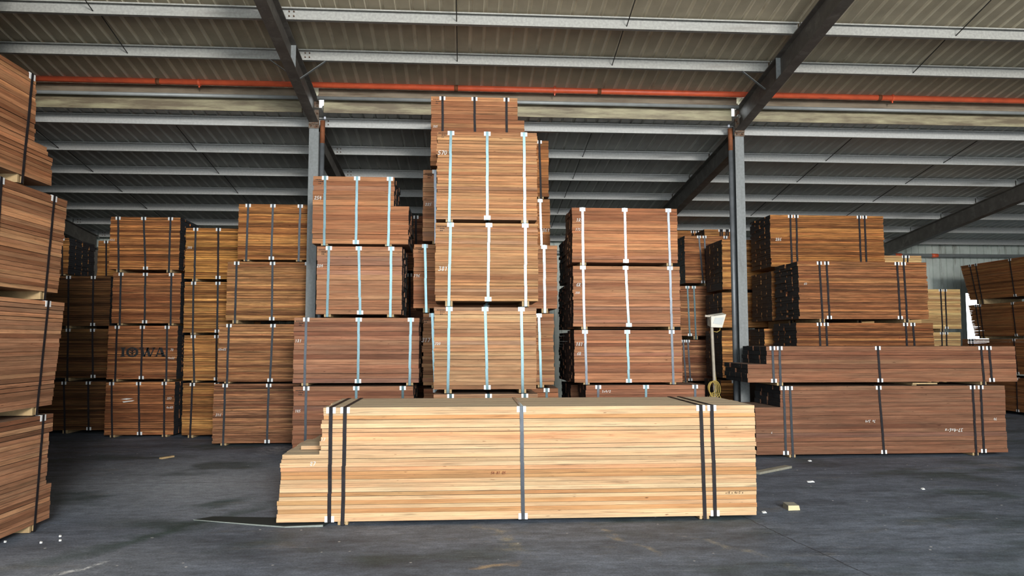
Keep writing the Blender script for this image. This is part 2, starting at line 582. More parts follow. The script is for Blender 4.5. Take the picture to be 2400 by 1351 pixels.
X = XR + 0.6
s_ = MB()
s_.hexa([(X - .03, OY, 0), (X, OY, 0), (X, 11.45, 0), (X - .03, 11.45, 0),
         (X - .03, OY, zn(OY) + .12), (X, OY, zn(OY) + .12), (X, 11.45, zn(11.45) + .12), (X - .03, 11.45, zn(11.45) + .12)])
s_.hexa([(X - .03, 11.45, 0), (X, 11.45, 0), (X, YW, 0), (X - .03, YW, 0),
         (X - .03, 11.45, zf(11.45) + .12), (X, 11.45, zf(11.45) + .12), (X, YW, zf(YW) + .12), (X - .03, YW, zf(YW) + .12)])
tag(s_.build('wall_right', M['front_wall']), kind='structure')
s_ = MB()
X, XI, YJ = XL - 1.0, -4.95, 7.2          # left wall, with an added unseen step-in keeping light off the far-left stack
s_.hexa([(X, 11.45, 0), (X + .03, 11.45, 0), (X + .03, YW, 0), (X, YW, 0),
         (X, 11.45, zf(11.45) + .12), (X + .03, 11.45, zf(11.45) + .12), (X + .03, YW, zf(YW) + .12), (X, YW, zf(YW) + .12)])
s_.hexa([(X, YJ, 0), (X + .03, YJ, 0), (X + .03, 11.45, 0), (X, 11.45, 0),
         (X, YJ, zn(YJ) + .12), (X + .03, YJ, zn(YJ) + .12), (X + .03, 11.45, zn(11.45) + .12), (X, 11.45, zn(11.45) + .12)])
s_.box((X, YJ - .03, 0), (XI, YJ, zn(YJ) + .12))
s_.hexa([(XI - .03, OY, 0), (XI, OY, 0), (XI, YJ - .031, 0), (XI - .03, YJ - .031, 0),
         (XI - .03, OY, zn(OY) + .12), (XI, OY, zn(OY) + .12), (XI, YJ - .031, zn(YJ) + .12), (XI - .03, YJ - .031, zn(YJ) + .12)])
tag(s_.build('wall_left', M['front_wall']), kind='structure')

# front wall behind the camera with its wide entrance
fwm = MB()
fwm.box((XL - 1, OY - .1, 0), (OX0, OY, zn(OY) + .13))
fwm.box((OX1, OY - .1, 0), (XR + 0.6, OY, zn(OY) + .13))
tag(fwm.build('wall_front', M['front_wall']), kind='structure')


# ------------------------------------------------------------------ steel frame
def i_prof(cx, w, h, tf=0.014, tw=0.010):
    a, b = w / 2, tw / 2
    return [(cx - a, 0), (cx + a, 0), (cx + a, tf), (cx + b, tf), (cx + b, h - tf), (cx + a, h - tf), (cx + a, h),
            (cx - a, h), (cx - a, h - tf), (cx - b, h - tf), (cx - b, tf), (cx - a, tf)]


BAYS = ['bay at the left edge', 'left bay', 'middle bay', 'right bay']
FRAME = ['far left frame', 'left column', 'right column', 'frame right of the right column', 'last frame']


def bolt(m, p, r=0.017):
    m.tube([Vector(p), Vector(p) + Vector((0, -0.018, 0))], r, 6)


for k, cx in enumerate(COLX[:4]):
    if k in (1, 2):
        c = empty('steel_column', (cx, YC, 0))
        tag(c, ['', 'grey galvanised steel column standing behind the left centre lumber stack',
                'grey galvanised steel column standing beside the dark-ended stacks on the right'][k], 'column', 'columns of the middle row')
        m = MB()
        m.box((-0.075, 0, 0.012), (0.075, 0.014, zn(YC) + 0.10))
        m.build('front_flange', M['column'], c)
        m = MB()
        m.box((-0.075, 0.236, 0.012), (0.075, 0.25, 5.08))
        m.build('rear_flange', M['column'], c)
        m = MB()
        m.box((-0.005, 0.0141, 0.012), (0.005, 0.2359, 5.08))
        m.build('web', M['column'], c)
        m = MB()
        m.box((-0.13, -0.05, 0), (0.13, 0.30, 0.012))
        m.build('base_plate', M['column'], c)
        # splice plate under the rafter
        m = MB()
        m.box((-0.082, -0.012, 5.065), (0.082, 0.0, 5.150))
        sp = m.build('cap_plate', M['rusty'], c)
        for bx in (-0.045, 0.045):
            m = MB()
            bolt(m, (bx, -0.012, 5.107))
            m.build('bolt', M['bolt'], sp)
    elif k != 0:
        pass
    # near rafter
    if k in (1, 2):
        r = empty('rafter', (cx, YC, 5.15))
        tag(r, 'dark steel rafter rising towards the viewer from the top of the %s' % FRAME[k], 'rafter', 'near rafters')
        y0, y1 = -4.6, -0.035
        h = 0.35
        za = SN * (-y0)
        m = MB()
        m.extrude_y([(-.075, 0), (.075, 0), (.075, .014), (-.075, .014)], y0, y1, za, SN * 0.035)
        m.build('bottom_flange', M['rafter'], r)
        m = MB()
        m.extrude_y([(-.005, .014), (.005, .014), (.005, h - .014), (-.005, h - .014)], y0, y1, za, SN * 0.035)
        m.build('web', M['rafter'], r)
        m = MB()
        m.extrude_y([(-.075, h - .014), (.075, h - .014), (.075, h), (-.075, h)], y0, y1, za, SN * 0.035)
        m.build('top_flange', M['rafter'], r)
        m = MB()
        m.box((-.078, -0.034, -0.02), (.078, -0.001, h + 0.06))
        ep = m.build('end_plate', M['rusty'], r)
        for bz in (0.03, 0.15, 0.27, 0.35):
            for bx in (-0.055, 0.055):
                m = MB()
                bolt(m, (bx, -0.034, bz), 0.013)
                m.build('bolt', M['bolt'], ep)
        # stiffener between the flanges
        ys = -1.62
        m = MB()
        m.box((-.072, ys, SN * 1.62 + 0.016), (-.006, ys + .012, SN * 1.62 + h - .016))
        m.box((.006, ys, SN * 1.62 + 0.016), (.072, ys + .012, SN * 1.62 + h - .016))
        m.build('stiffener', M['column'], r)
    # far rafter
    r = empty('rafter', (cx, YF0, zf(YF0) - 0.346))
    tag(r, ['dark steel rafter low behind the dark stacks at the far left',
            'dark steel rafter falling away behind the left column',
            'dark steel rafter falling away behind the right column',
            'dark steel rafter ending on the back wall above the pale far stack'][k], 'rafter', 'far rafters')
    h, L = 0.34, YW - 0.35 - YF0 - 0.02
    m = MB()
    m.extrude_y([(-.075, 0), (.075, 0), (.075, .014), (-.075, .014)], 0.02, L, 0, -SF * L)
    m.build('bottom_flange', M['rafter'], r)
    m = MB()
    m.extrude_y([(-.005, .014), (.005, .014), (.005, h - .014), (-.005, h - .014)], 0.02, L, 0, -SF * L)
    m.build('web', M['rafter'], r)
    m = MB()
    m.extrude_y([(-.075, h - .014), (.075, h - .014), (.075, h), (-.075, h)], 0.02, L, 0, -SF * L)
    m.build('top_flange', M['rafter'], r)
    # wall column at the back
    if k in (0, 3):
        c = MB()
        zt = zf(YW - 0.35) - 0.56
        c.box((cx - .075, YW - 0.33, 0), (cx + .075, YW - 0.316, zt + 0.2))
        c.box((cx - .005, YW - 0.3159, 0), (cx + .005, YW - 0.0901, zt + 0.2))
        c.box((cx - .075, YW - 0.09, 0), (cx + .075, YW - 0.076, zt + 0.2))
        tag(c.build('wall_post', M['rafter']),
            ['dark steel post on the back wall at the far left', '', '', 'dark steel post on the back wall above the pale stack'][k], 'post')

# purlins, one length per bay and row
ROWS = [('near', 9.31), ('near', 10.28)] + [('far', YF0 + 1.2 * i) for i in range(7)]
ROWNAME = ['topmost row of the photo', 'second row, just above the red pipe', 'row just under the cream gutter',
           'second row below the gutter', 'third row below the gutter', 'fourth row below the gutter',
           'fifth row below the gutter', 'sixth row below the gutter', 'lowest row along the back wall']
for i, (kind, Y) in enumerate(ROWS):
    for b in range(4):
        xa, xb = (XL - 0.9 if b == 0 else COLX[b - 1] + 0.012), COLX[b] - 0.012 if b < 4 else XR
        xa0 = xa
        if b == 3:
            xb = COLX[3] - 0.012
        z = (zn(Y) if kind == 'near' else zf(Y)) + 0.001
        p = empty('purlin', ((xa + xb) / 2, Y, z))
        hl = (xb - xa) / 2
        mt = M['galv'] if kind == 'near' else M['galv_far']
        tag(p, 'galvanised steel purlin, %s, %s' % (BAYS[b], ROWNAME[i]), 'purlin', 'roof purlins')
        m = MB()
        m.box((-hl, 0, 0), (hl, 0.004, DP - 0.010))
        m.build('web', mt, p)
        m = MB()
        m.box((-hl, -0.055, DP - 0.014), (hl, 0.004, DP - 0.010))
        m.box((-hl, -0.055, DP - 0.028), (hl, -0.052, DP - 0.014))
        m.build('top_flange', mt, p)
        m = MB()
        m.box((-hl, 0.0041, 0), (hl, 0.060, 0.003))
        m.box((-hl, 0.057, 0.003), (hl, 0.060, 0.02))
        m.build('bottom_flange', mt, p)
        # cleat and bolts at the lap
        if b > 0:
            for dz in (0.04, 0.10):
                for dx in (0.10, 0.16):
                    m = MB()
                    bolt(m, (-hl + dx, 0, dz), 0.010)
                    m.build('bolt', M['bolt'], p)
    # last bay on the right edge
    z = (zn(Y) if kind == 'near' else zf(Y)) + 0.001
    xa, xb = COLX[3] + 0.012, XR + 0.55
    p = empty('purlin', ((xa + xb) / 2, Y, z))
    hl = (xb - xa) / 2
    tag(p, 'galvanised steel purlin, bay at the right edge, %s' % ROWNAME[i], 'purlin', 'roof purlins')
    mt = M['galv'] if kind == 'near' else M['galv_far']
    m = MB()
    m.box((-hl, 0, 0), (hl, 0.004, DP - 0.010))
    m.build('web', mt, p)
    m = MB()
    m.box((-hl, -0.055, DP - 0.014), (hl, 0.004, DP - 0.010))
    m.box((-hl, -0.055, DP - 0.028), (hl, -0.052, DP - 0.014))
    m.build('top_flange', mt, p)
    m = MB()
    m.box((-hl, 0.0041, 0), (hl, 0.060, 0.003))
    m.build('bottom_flange', mt, p)

# sag rods between the purlins
RODNAME = ['left bay, nearer the left edge', 'left bay, nearer the left column', 'middle bay, left of the tall centre stack',
           'middle bay, right of the tall centre stack', 'right bay, nearer the right column', 'right bay, nearer the right edge']
RODX = [-7.1, -4.75, -0.12, 2.15, 6.75, 9.05]
for j, X in enumerate(RODX):
    m = MB()
    ys = [8.34, 9.31, 10.28]
    for a, b in zip(ys[:-1], ys[1:]):
        m.tube([(X, a + .005, zn(a) + 0.125), (X, b - 0.004, zn(b) + 0.035)], 0.007, 6)
    tag(m.build('sag_rod', M['rod']), 'thin dark rod tying the near purlins, %s' % RODNAME[j], 'rod', 'sag rods of the near roof')
    m = MB()
    for q in range(6):
        a, b = YF0 + 1.2 * q, YF0 + 1.2 * (q + 1)
        m.tube([(X, a + .005, zf(a) + 0.11), (X, b - 0.004, zf(b) + 0.03)], 0.007, 6)
    tag(m.build('sag_rod', M['rod']), 'thin dark rod tying the far purlins, %s' % RODNAME[j], 'rod', 'sag rods of the far roof')

# fly braces from purlin to rafter
for (cx, s, Y, lab) in ((COLX[1], 1, 10.28, 'small steel brace right of the left rafter, above the red pipe'),
                        (COLX[1], -1, 10.28, 'small steel brace left of the left rafter, above the red pipe'),
                        (COLX[2], -1, 10.28, 'small steel brace left of the right rafter, above the red pipe')):
    m = MB()
    m.bar((cx + s * 0.40, Y + 0.03, zn(Y) + 0.005), (cx + s * 0.03, Y + 0.09, zn(Y) - 0.24), 0.035, 0.008)
    tag(m.build('fly_brace', M['column']), lab, 'brace', 'fly braces')

# red pipe with clamps, grey pipe, fascia, gutter, at the column row
zr = on_y(1300, 212, 11.2).z
rp = empty('red_pipe', (3.0, 11.2, zr))
tag(rp, 'long red fire main running across the shed under the near roof', 'pipe')
m = MB()
m.tube([(-14.5, 0, 0), (15.2, 0, 0)], 0.046, 14)
m.build('pipe_run', M['red_pipe'], rp, smooth=True)
for px in (467, 1300, 2090):
    cxp = on_y(px, 212, 11.2).x - 3.0
    m = MB()
    m.tube([(cxp - 0.018, 0, 0), (cxp + 0.018, 0, 0)], 0.058, 14)
    m.bar((cxp, -0.0, 0.045), (cxp, 0.0, 0.16), 0.012, 0.03)
    m.bar((cxp, 0, -0.05), (cxp, 0, -0.085), 0.014, 0.02)
    m.build('pipe_clamp', M['red_pipe'], rp, smooth=False)
for px in (370, 1069, 1404, 2060):
    cxp = on_y(px, 212, 11.2).x - 3.0
    m = MB()
    m.tube([(cxp - 0.03, 0, 0), (cxp + 0.03, 0, 0)], 0.049, 14)
    m.build('pipe_joint', M['rust_pipe'], rp, smooth=True)

zg = on_y(1300, 242, 11.28).z
zt0, zt1 = zg + 0.033, zn(11.35) + DP - 0.006
GL = ['left bay', 'middle bay', 'right bay', 'bay at the left edge', 'bay at the right edge']
BAYX = ((COLX[0], COLX[1]), (COLX[1], COLX[2]), (COLX[2], COLX[3]), (XL - 0.8, COLX[0]), (COLX[3], XR + 0.5))
for q, (a, b) in enumerate(BAYX):
    m = MB()
    m.tube([(a + 0.09, 11.28, zg), (b - 0.09, 11.28, zg)], 0.030, 12)
    tag(m.build('grey_pipe', M['grey_pipe'], smooth=True), 'grey pipe between the red pipe and the cream gutter, %s' % GL[q], 'pipe', 'grey pipe lengths')
    m = MB()
    m.box((a + 0.09, 11.352, zt0), (b - 0.09, 11.36, zt1))
    m.box((a + 0.09, 11.30, zt0), (b - 0.09, 11.352, zt0 + 0.03))
    tag(m.build('fascia_strip', M['fascia']), 'brown stained steel strip above the grey pipe, %s' % GL[q], 'fascia', 'fascia lengths')

zb0 = on_y(650, 262, 11.374).z
zb1 = on_y(650, 232, 11.374).z
for q, (a, b) in enumerate(BAYX):
    g = MB()
    xa, xb = a + 0.17, b - 0.17
    g.box((xa, 11.374, zb0), (xb, 11.380, zb1 + 0.02))
    g.box((xa, 11.380, zb0 + 0.07), (xb, 11.60, zb0 + 0.076))
    g.box((xa, 11.60, zb0 + 0.07), (xb, 11.606, zb1 + 0.02))
    g.box((xa, 11.362, zb1 + 0.02), (xb, 11.380, zb1 + 0.03))
    tag(g.build('box_gutter', M['gutter']), 'cream stained box gutter under the roof edge, %s' % GL[q], 'gutter', 'valley gutter lengths')

for q, (cx, s, lab) in enumerate(((COLX[1], 1, 'left column'), (COLX[2], -1, 'right column'))):
    d = empty('downpipe', (cx + s * 0.115, YC + 0.10, 0))
    tag(d, 'dark round downpipe with a rusty top beside the %s' % lab, 'downpipe', 'downpipes on the columns')
    m = MB()
    m.tube([(0, 0, 0), (0, 0, 4.85)], 0.038, 12)
    m.build('pipe_run', M['downpipe'], d, smooth=True)
    m = MB()
    m.tube([(0, 0, 4.851), (0, 0, 5.22)], 0.040, 12)
    m.build('rusty_top', M['rust_pipe'], d, smooth=True)
    m = MB()
    m.tube([(s * 0.045, -0.06, zb0 - 0.055), (s * 0.045, -0.06, zb0 - 0.03), (s * 0.045, -0.056, zb0 - 0.02)], 0.019, 12)
    o = m.build('skyhole', M['skyhole_white'], d, smooth=True)  # solid stub in place of daylight showing through a roof hole
    o['label'] = 'white plastic gutter outlet'

# service pipe along the back wall
zz = on_y(2250, 600, YW - 0.15).z
bp = empty('wall_pipe', (9.0, YW - 0.15, zz))
tag(bp, 'grey pipe with red couplings along the back wall above the far right stack', 'pipe')
m = MB()
m.tube([(-20, 0, 0), (9.5, 0, 0)], 0.05, 10)
m.build('pipe_run', M['grey_pipe'], bp, smooth=True)
for px in (2105, 2190):
    X = on_y(px, 600, YW - 0.15).x - 9.0
    m = MB()
    m.tube([(X - 0.09, 0, 0), (X + 0.09, 0, 0)], 0.056, 10)
    m.build('coupling', M['red_pipe'], bp, smooth=True)


# ------------------------------------------------------------------ lumber bundles
STROKES = {
    '0': [[(.3, 1), (.08, .8), (.05, .3), (.25, 0), (.5, .15), (.55, .7), (.3, 1)]],
    '1': [[(.15, .8), (.35, 1), (.3, 0)]],
    '2': [[(.05, .75), (.3, 1), (.52, .75), (.1, .05), (.6, .08)]],
    '3': [[(.08, .92), (.4, 1), (.5, .75), (.22, .55), (.52, .3), (.35, 0), (.02, .1)]],
    '4': [[(.3, 1), (.05, .4), (.55, .42)], [(.42, .75), (.38, 0)]],
    '5': [[(.55, 1), (.15, .95), (.1, .55), (.45, .55), (.48, .15), (.05, 0)]],
    '6': [[(.45, 1), (.12, .55), (.08, .15), (.35, 0), (.5, .25), (.3, .48), (.1, .3)]],
    '7': [[(.05, .95), (.55, 1), (.25, 0)]],
    '8': [[(.3, .55), (.08, .8), (.3, 1), (.5, .8), (.08, .25), (.28, 0), (.52, .25), (.3, .55)]],
    '9': [[(.5, .75), (.25, 1), (.08, .75), (.25, .5), (.5, .72), (.4, 0)]],
    'R': [[(.1, 0), (.12, 1), (.48, .85), (.4, .55), (.12, .5), (.55, 0)]],
    'X': [[(.05, .9), (.55, .1)], [(.52, .95), (.05, .05)]],
    'x': [[(.1, .6), (.5, .1)], [(.48, .6), (.08, .1)]],
    '-': [[(.1, .45), (.5, .48)]],
    '/': [[(.1, .1), (.5, .9)]],
    '?': [[(.1, .8), (.3, 1), (.48, .75), (.28, .45), (.28, .3)]],
    ' ': [],
}


def write(text, x, z, h, y, width=None, flip=False):
    """hand-written strokes on the front face (XZ plane) as thin ribbons"""
    m = MB()
    w = width or h * 0.125
    adv = 0.72 * h
    n = len(text)
    for k, ch in enumerate(text):
        for st in STROKES.get(ch, []):
            pts = []
            for a, b in st:
                a = a + .22 * b + random.uniform(-.03, .03)
                px, pz = x + k * adv + a * h, z + b * h
                if flip:
                    px, pz = x + n * adv - (k * adv + a * h), z + h - b * h
                pts.append(Vector((px + random.uniform(-.02, .02) * h, y, pz + random.uniform(-.02, .02) * h)))
            for p, q in zip(pts[:-1], pts[1:]):
                d = (q - p).normalized()
                s = Vector((-d.z, 0, d.x)) * (w / 2)
                p, q = p - d * w * .3, q + d * w * .3
                e = Vector((0, 0.0015, 0))
                m.hexa([p - s, q - s, q - s + e, p - s + e, p + s, q + s, q + s + e, p + s + e])
    return m


def stencil_word(x, z, h, y):
    """bold slab letters I O W A with a spoked wheel inside the O"""
    m = MB()

    def poly(pts):
        m.quad([(x + a * h, y, z + b * h) for a, b in pts])

    # I
    poly([(0, 0), (.50, 0), (.50, .13), (0, .13)])
    poly([(0, .87), (.50, .87), (.50, 1), (0, 1)])
    poly([(.11, .13), (.39, .13), (.39, .87), (.11, .87)])
    # O ring
    cx, cz = 1.22, .5
    n = 28
    for k in range(n):
        a, b = 2 * math.pi * k / n, 2 * math.pi * (k + 1) / n
        poly([(cx + .64 * math.cos(a), cz + .54 * math.sin(a)), (cx + .64 * math.cos(b), cz + .54 * math.sin(b)),
              (cx + .36 * math.cos(b), cz + .40 * math.sin(b)), (cx + .36 * math.cos(a), cz + .40 * math.sin(a))])
    # leaf-like spokes in the O
    poly([(cx - .05, cz - .40), (cx + .05, cz - .40), (cx + .05, cz + .40), (cx - .05, cz + .40)])
    for s in (-1, 1):
        for b in (-.22, 0.02):
            q = [(cx, cz + b), (cx + s * .34, cz + b + .22), (cx + s * .27, cz + b + .30), (cx, cz + b + .10)]
            poly(q if s > 0 else q[::-1])
    # W
    def sl(x0, x1, w):
        poly([(x1, 0), (x1 + w, 0), (x0 + w, 1), (x0, 1)])
    sl(2.02, 2.30, .30)
    sl(2.80, 2.42, .14)
    sl(2.62, 2.90, .30)
    sl(3.44, 3.04, .14)
    poly([(1.92, .89), (2.42, .89), (2.42, 1), (1.92, 1)])
    poly([(3.26, .89), (3.66, .89), (3.66, 1), (3.26, 1)])
    # A
    sl(4.02, 3.66, .14)
    sl(4.02, 4.36, .32)
    poly([(3.86, .26), (4.44, .26), (4.44, .38), (3.86, .38)])
    poly([(3.56, 0), (3.90, 0), (3.90, .11), (3.56, .11)])
    poly([(4.26, 0), (4.78, 0), (4.78, .11), (4.26, .11)])
    return m


def vary(tint, style):
    r = random.random()
    v = random.gauss(1.0, 0.055)
    c = list(tint)
    if style == 'pale':
        if r < .18:
            c = [c[0] * .80, c[1] * .66, c[2] * .52]
        elif r < .40:
            c = [c[0] * 1.05, c[1] * 1.10, c[2] * 1.15]
        elif r < .60:
            c = [c[0] * .88, c[1] * .87, c[2] * .86]
        elif r < .68:
            c = [c[0] * 1.0, c[1] * .84, c[2] * .78]
    elif style == 'rough':
        if r < .26:
            c = [c[0] * .60, c[1] * .55, c[2] * .55]
        elif r < .48:
            c = [c[0] * 1.30, c[1] * 1.38, c[2] * 1.30]
        v = random.gauss(1.0, 0.10)
    elif style == 'old':
        if r < .22:
            c = [c[0] * .66, c[1] * .60, c[2] * .58]
        elif r < .42:
            c = [c[0] * 1.36, c[1] * 1.42, c[2] * 1.36]
        v = random.gauss(1.0, 0.10)
    elif style == 'mid':
        if r < .18:
            c = [c[0] * .76, c[1] * .70, c[2] * .70]
        elif r < .36:
            c = [c[0] * 1.18, c[1] * 1.26, c[2] * 1.24]
        elif r < .46:
            c = [c[0] * .96, c[1] * 1.02, c[2] * 1.20]
        v = random.gauss(1.0, 0.08)
    return (min(1, c[0] * v), min(1, c[1] * v), min(1, c[2] * v), 1)


def bundle(label, group, loc, rz, L, H, D, n, nb, tint, style, straps, bh, shape=None, marks=(), lean=0.0,
           gap=0.0035, ragged=0.008, cat='lumber bundle', hidden=False):
    """One strapped bundle. Local x runs along the boards, y into the bundle, z up from the underside of the boards."""
    root = empty('lumber_bundle', loc, rz)
    tag(root, label, cat, group)
    wm_ = M[{'pale': 'wood_pale', 'mid': 'wood_smooth', 'old': 'wood_old'}.get(style, 'wood_rough')]
    mats = [wm_, M['pale_face' if style == 'pale' else 'wood_face'], M['wood_pale' if style == 'pale' else 'black_end']]
    lh = H / n
    bd = D / nb
    if hidden:
        m = MB()
        m.box((0, 0, 0), (L, D, H), (1, 1, 0, 2, 0, 2))
        o = m.build('plank_stack', mats, root)
        o.color = vary(tint, style)
    else:
        th = [random.uniform(.93, 1.07) for _ in range(n)]
        cum = [0.0]
        for q in th:
            cum.append(cum[-1] + q * H / sum(th))
        for i in range(n):
            m = MB()
            z0, z1 = cum[i], cum[i + 1] - (gap if i == n - 1 else gap * random.choice((.3, .5, .8, 1.1, 1.6)))
            x0, x1 = shape(i) if shape else (0.0, L)
            sx = lean * (z0 / H)
            lay = random.uniform(-1, 1)
            fj = random.uniform(0, 0.006)
            for b in range(nb):
                e0 = x0 + sx + lay * .5 * ragged + random.uniform(-1, 1) * ragged * (.5 if b == 0 else 1.3)
                e1 = x1 + sx + lay * .5 * ragged + random.uniform(-1, 1) * ragged * (.5 if b == 0 else 1.3)
                y0 = b * bd + (fj if b == 0 else 0.001)
                y1 = (b + 1) * bd - 0.006
                m.box((e0, y0, z0), (e1, y1, z1), (1, 1, 0, 2, 0, 2))
            o = m.build('plank_layer', mats, root)
            o.color = vary(tint, style)
    for s in straps:
        xt, xb, kind = s[0], s[1], s[2]
        smat = M[{'d': 'strap_dark', 'g': 'strap_bright', 'y': 'strap_grey'}[s[3]]]
        w, t = 0.017, 0.0016
        off = 0.0045
        zb = -bh + 0.002 if kind == 'b' else -off - t
        zt = H - gap + off

        def X(z):
            return xb + (xt - xb) * (z / H)
        m = MB()
        ya, yb = -off - t, D + off
        segs = 4
        zs = [zb + (zt + t - zb) * q / segs for q in range(segs + 1)]
        for za_, zb_ in zip(zs[:-1], zs[1:]):       # front run, gently waving
            xa_, xb2 = X(za_) + random.uniform(-.003, .003), X(zb_) + random.uniform(-.003, .003)
            if zb_ == zs[-1]:
                xb2 = X(zb_)
            if za_ == zs[0]:
                xa_ = X(za_)
            m.hexa([(xa_ - w, ya, za_), (xa_ + w, ya, za_), (xa_ + w, ya + t, za_), (xa_ - w, ya + t, za_),
                    (xb2 - w, ya, zb_), (xb2 + w, ya, zb_), (xb2 + w, ya + t, zb_), (xb2 - w, ya + t, zb_)])
        m.box((xt - w, ya, zt), (xt + w, yb + t, zt + t))
        m.box((xb - w, ya, zb), (xb + w, yb + t, zb + t))
        m.hexa([(xb - w, yb, zb), (xb + w, yb, zb), (xb + w, yb + t, zb), (xb - w, yb + t, zb),
                (xt - w, yb, zt), (xt + w, yb, zt), (xt + w, yb + t, zt), (xt - w, yb + t, zt)])
        st = m.build('strap', smat, root)
        pw, ph, pt = 0.043, 0.052, 0.0035
        if not (len(s) > 4 and s[4] == 'n'):
            m = MB()
            m.box((xt - pw, -pt - .0005, H - gap - ph), (xt + pw, -.0005, H - gap + pt))
            m.box((xt - pw, -.0005, H - gap + .0003), (xt + pw, 0.05, H - gap + pt))
            m.build('edge_protector', M['protector'], st)
        if kind == 'p':
            m = MB()
            m.box((xb - pw, -pt - .0005, -pt), (xb + pw, -.0005, ph))
            m.box((xb - pw, -.0005, -pt), (xb + pw, 0.05, -.0003))
            m.build('edge_protector', M['protector'], st)
        else:
            m = MB()
            for a in (-1, 1):
                m.box((xb + a * 0.034 - 0.012, 0.012, -bh + .004), (xb + a * 0.034 + 0.012, D - 0.012, -.001))
            m.box((xb - 0.022, 0.03, -bh + 0.006), (xb + 0.022, D - 0.03, -.001))
            bo = m.build('bearer', M['bearer'], root)
            bo['label'] = 'pale timber bearer under the boards'
    if not straps or all(s[2] != 'b' for s in straps):
        for fx in (.15, .85):
            m = MB()
            m.box((L * fx - .04, 0.02, -bh), (L * fx + .04, D - .02, -.001))
            m.build('bearer', M['bearer'], root)
    for (kind, txt, x, z, h) in marks:
        if kind == 'stencil':
            o = stencil_word(x, z, h, -0.0012).build('stencilled_word', M['stencil'], root)
            o['label'] = 'black stencilled word on the board edges'
        elif kind == 'smear':
            m = MB()
            m.quad([(x, -.001, z + .03), (x + .10, -.001, z + .045), (x + .21, -.001, z + .04), (x + .1, -.001, z + .02)][::-1])
            m.quad([(x + .03, -.001, z - .01), (x + .24, -.001, z + .01), (x + .2, -.001, z - .008), (x + .05, -.001, z - .03)][::-1])
            m.build('paint_smear', M['chalk'], root)
        elif kind == 'stamp':
            m = MB()
            for row in range(3):
                q = x
                wlen = (6, 3, 2)[row]
                for c_ in range(wlen):
                    ww = random.uniform(.010, .018)
                    zz_ = z - row * h * 2.4
                    q0 = q + (0.04 if row else 0)
                    m.box((q0, -.0015, zz_), (q0 + ww, -.0002, zz_ + h))
                    q += ww + .007
            o = m.build('ink_stamp', M['ink'], root)
        else:
            mt = {'w': 'chalk', 'r': 'red_crayon', 'k': 'ink', 'f': 'chalk'}[kind]
            words, q = (txt.split(' ') if kind != 'f' else [txt]), 0
            for wd in words:
                write(wd, x + q * .72 * h, z, h, -0.0022, flip=(kind == 'f')).build(
                    'crayon_mark' if kind in 'rk' else 'chalk_number', M[mt], root)
                q += len(wd) + 1
    return root


TAN = (0.40, 0.207, 0.100)
REDTAN = (0.31, 0.135, 0.068)
RED = (0.255, 0.112, 0.062)
SHADED_WOOD = (0.12, 0.055, 0.022)  # shade of the far-left stack put into its wood colour
ORANGE = (0.40, 0.18, 0.062)
PALE = (0.57, 0.375, 0.215)


def pstack(Y, D, nb, rows, group):
    """A stack facing the camera. Rows from the ground up, each measured on the photo and taken to the plane at Y."""
    prev = 0.0
    for r in rows:
        xm = (r['l'] + r['r']) / 2
        zt = on_y(xm, r['t'], Y).z
        zb = on_y(xm, r['b'], Y).z if r.get('b') else prev + 0.07
        zb = max(zb, prev + 0.03)
        bh = zb - prev - 0.0005
        H = zt - zb
        zmid = r.get('b') or r['t'] + 60
        ym = (r['t'] + zmid) / 2
        xl = on_y(r['l'], ym, Y).x
        xr = on_y(r['r'], ym, Y).x
        yb = r.get('b') or r['t'] + 120
        dy = r.get('dy', 0.0)

        def lx(px, py):
            return on_y(px, py, Y).x - xl
        straps = []
        for s in r.get('s', ()):
            straps.append((lx(s[0], r['t']), lx(s[1], yb)) + tuple(s[2:]))
        marks = []
        for k in r.get('m', ()):
            h_ = k[4] / FPX * Y if len(k) > 4 else 0.06
            p = on_y(k[2], k[3], Y)
            marks.append((k[0], k[1], p.x - xl, p.z - zb - h_, h_))
        L = xr - xl
        shape = None
        if r.get('steps'):
            st = r['steps']

            def shape(i, st=st, L=L, n=r['n'], H=H, zb=zb):
                zc = zb + (i + .5) * H / n
                x0, x1 = 0.0, L
                for side, px, py in st:            # layers above the pixel row py end at px
                    if zc > on_y(px, py, Y).z:
                        if side == 'l':
                            x0 = lx(px, py)
                        else:
                            x1 = lx(px, py)
                return x0, x1
        bo = bundle(r['label'], group, (xl, Y + dy, zb), 0.0, L, H, D, r['n'], nb, r['c'], r['st'], straps, bh, shape, marks,
               hidden=r.get('hidden', False), ragged=r.get('rag', 0.008), gap=r.get('gap', 0.0035))
        if r.get('shelf'):      # one more board on the step, set back from the front
            p0, p1, py = r['shelf']
            zs = H / r['n']
            k = math.floor((on_y(p0, py, Y).z - zb) / zs + .5)
            m = MB()
            for q in range(3):
                m.box((lx(p0, py) + .01 * q, .27 + .27 * q, k * zs + .001), (lx(p1, py) - .035, .27 + .27 * q + .262, (k + 1) * zs - .003), (1, 1, 0, 2, 0, 2))
            o = m.build('plank_layer', [M['wood_pale'], M['pale_face'], M['wood_pale']], bo)
            o.color = vary(r['c'], 'pale')
        prev = zt + 0.004


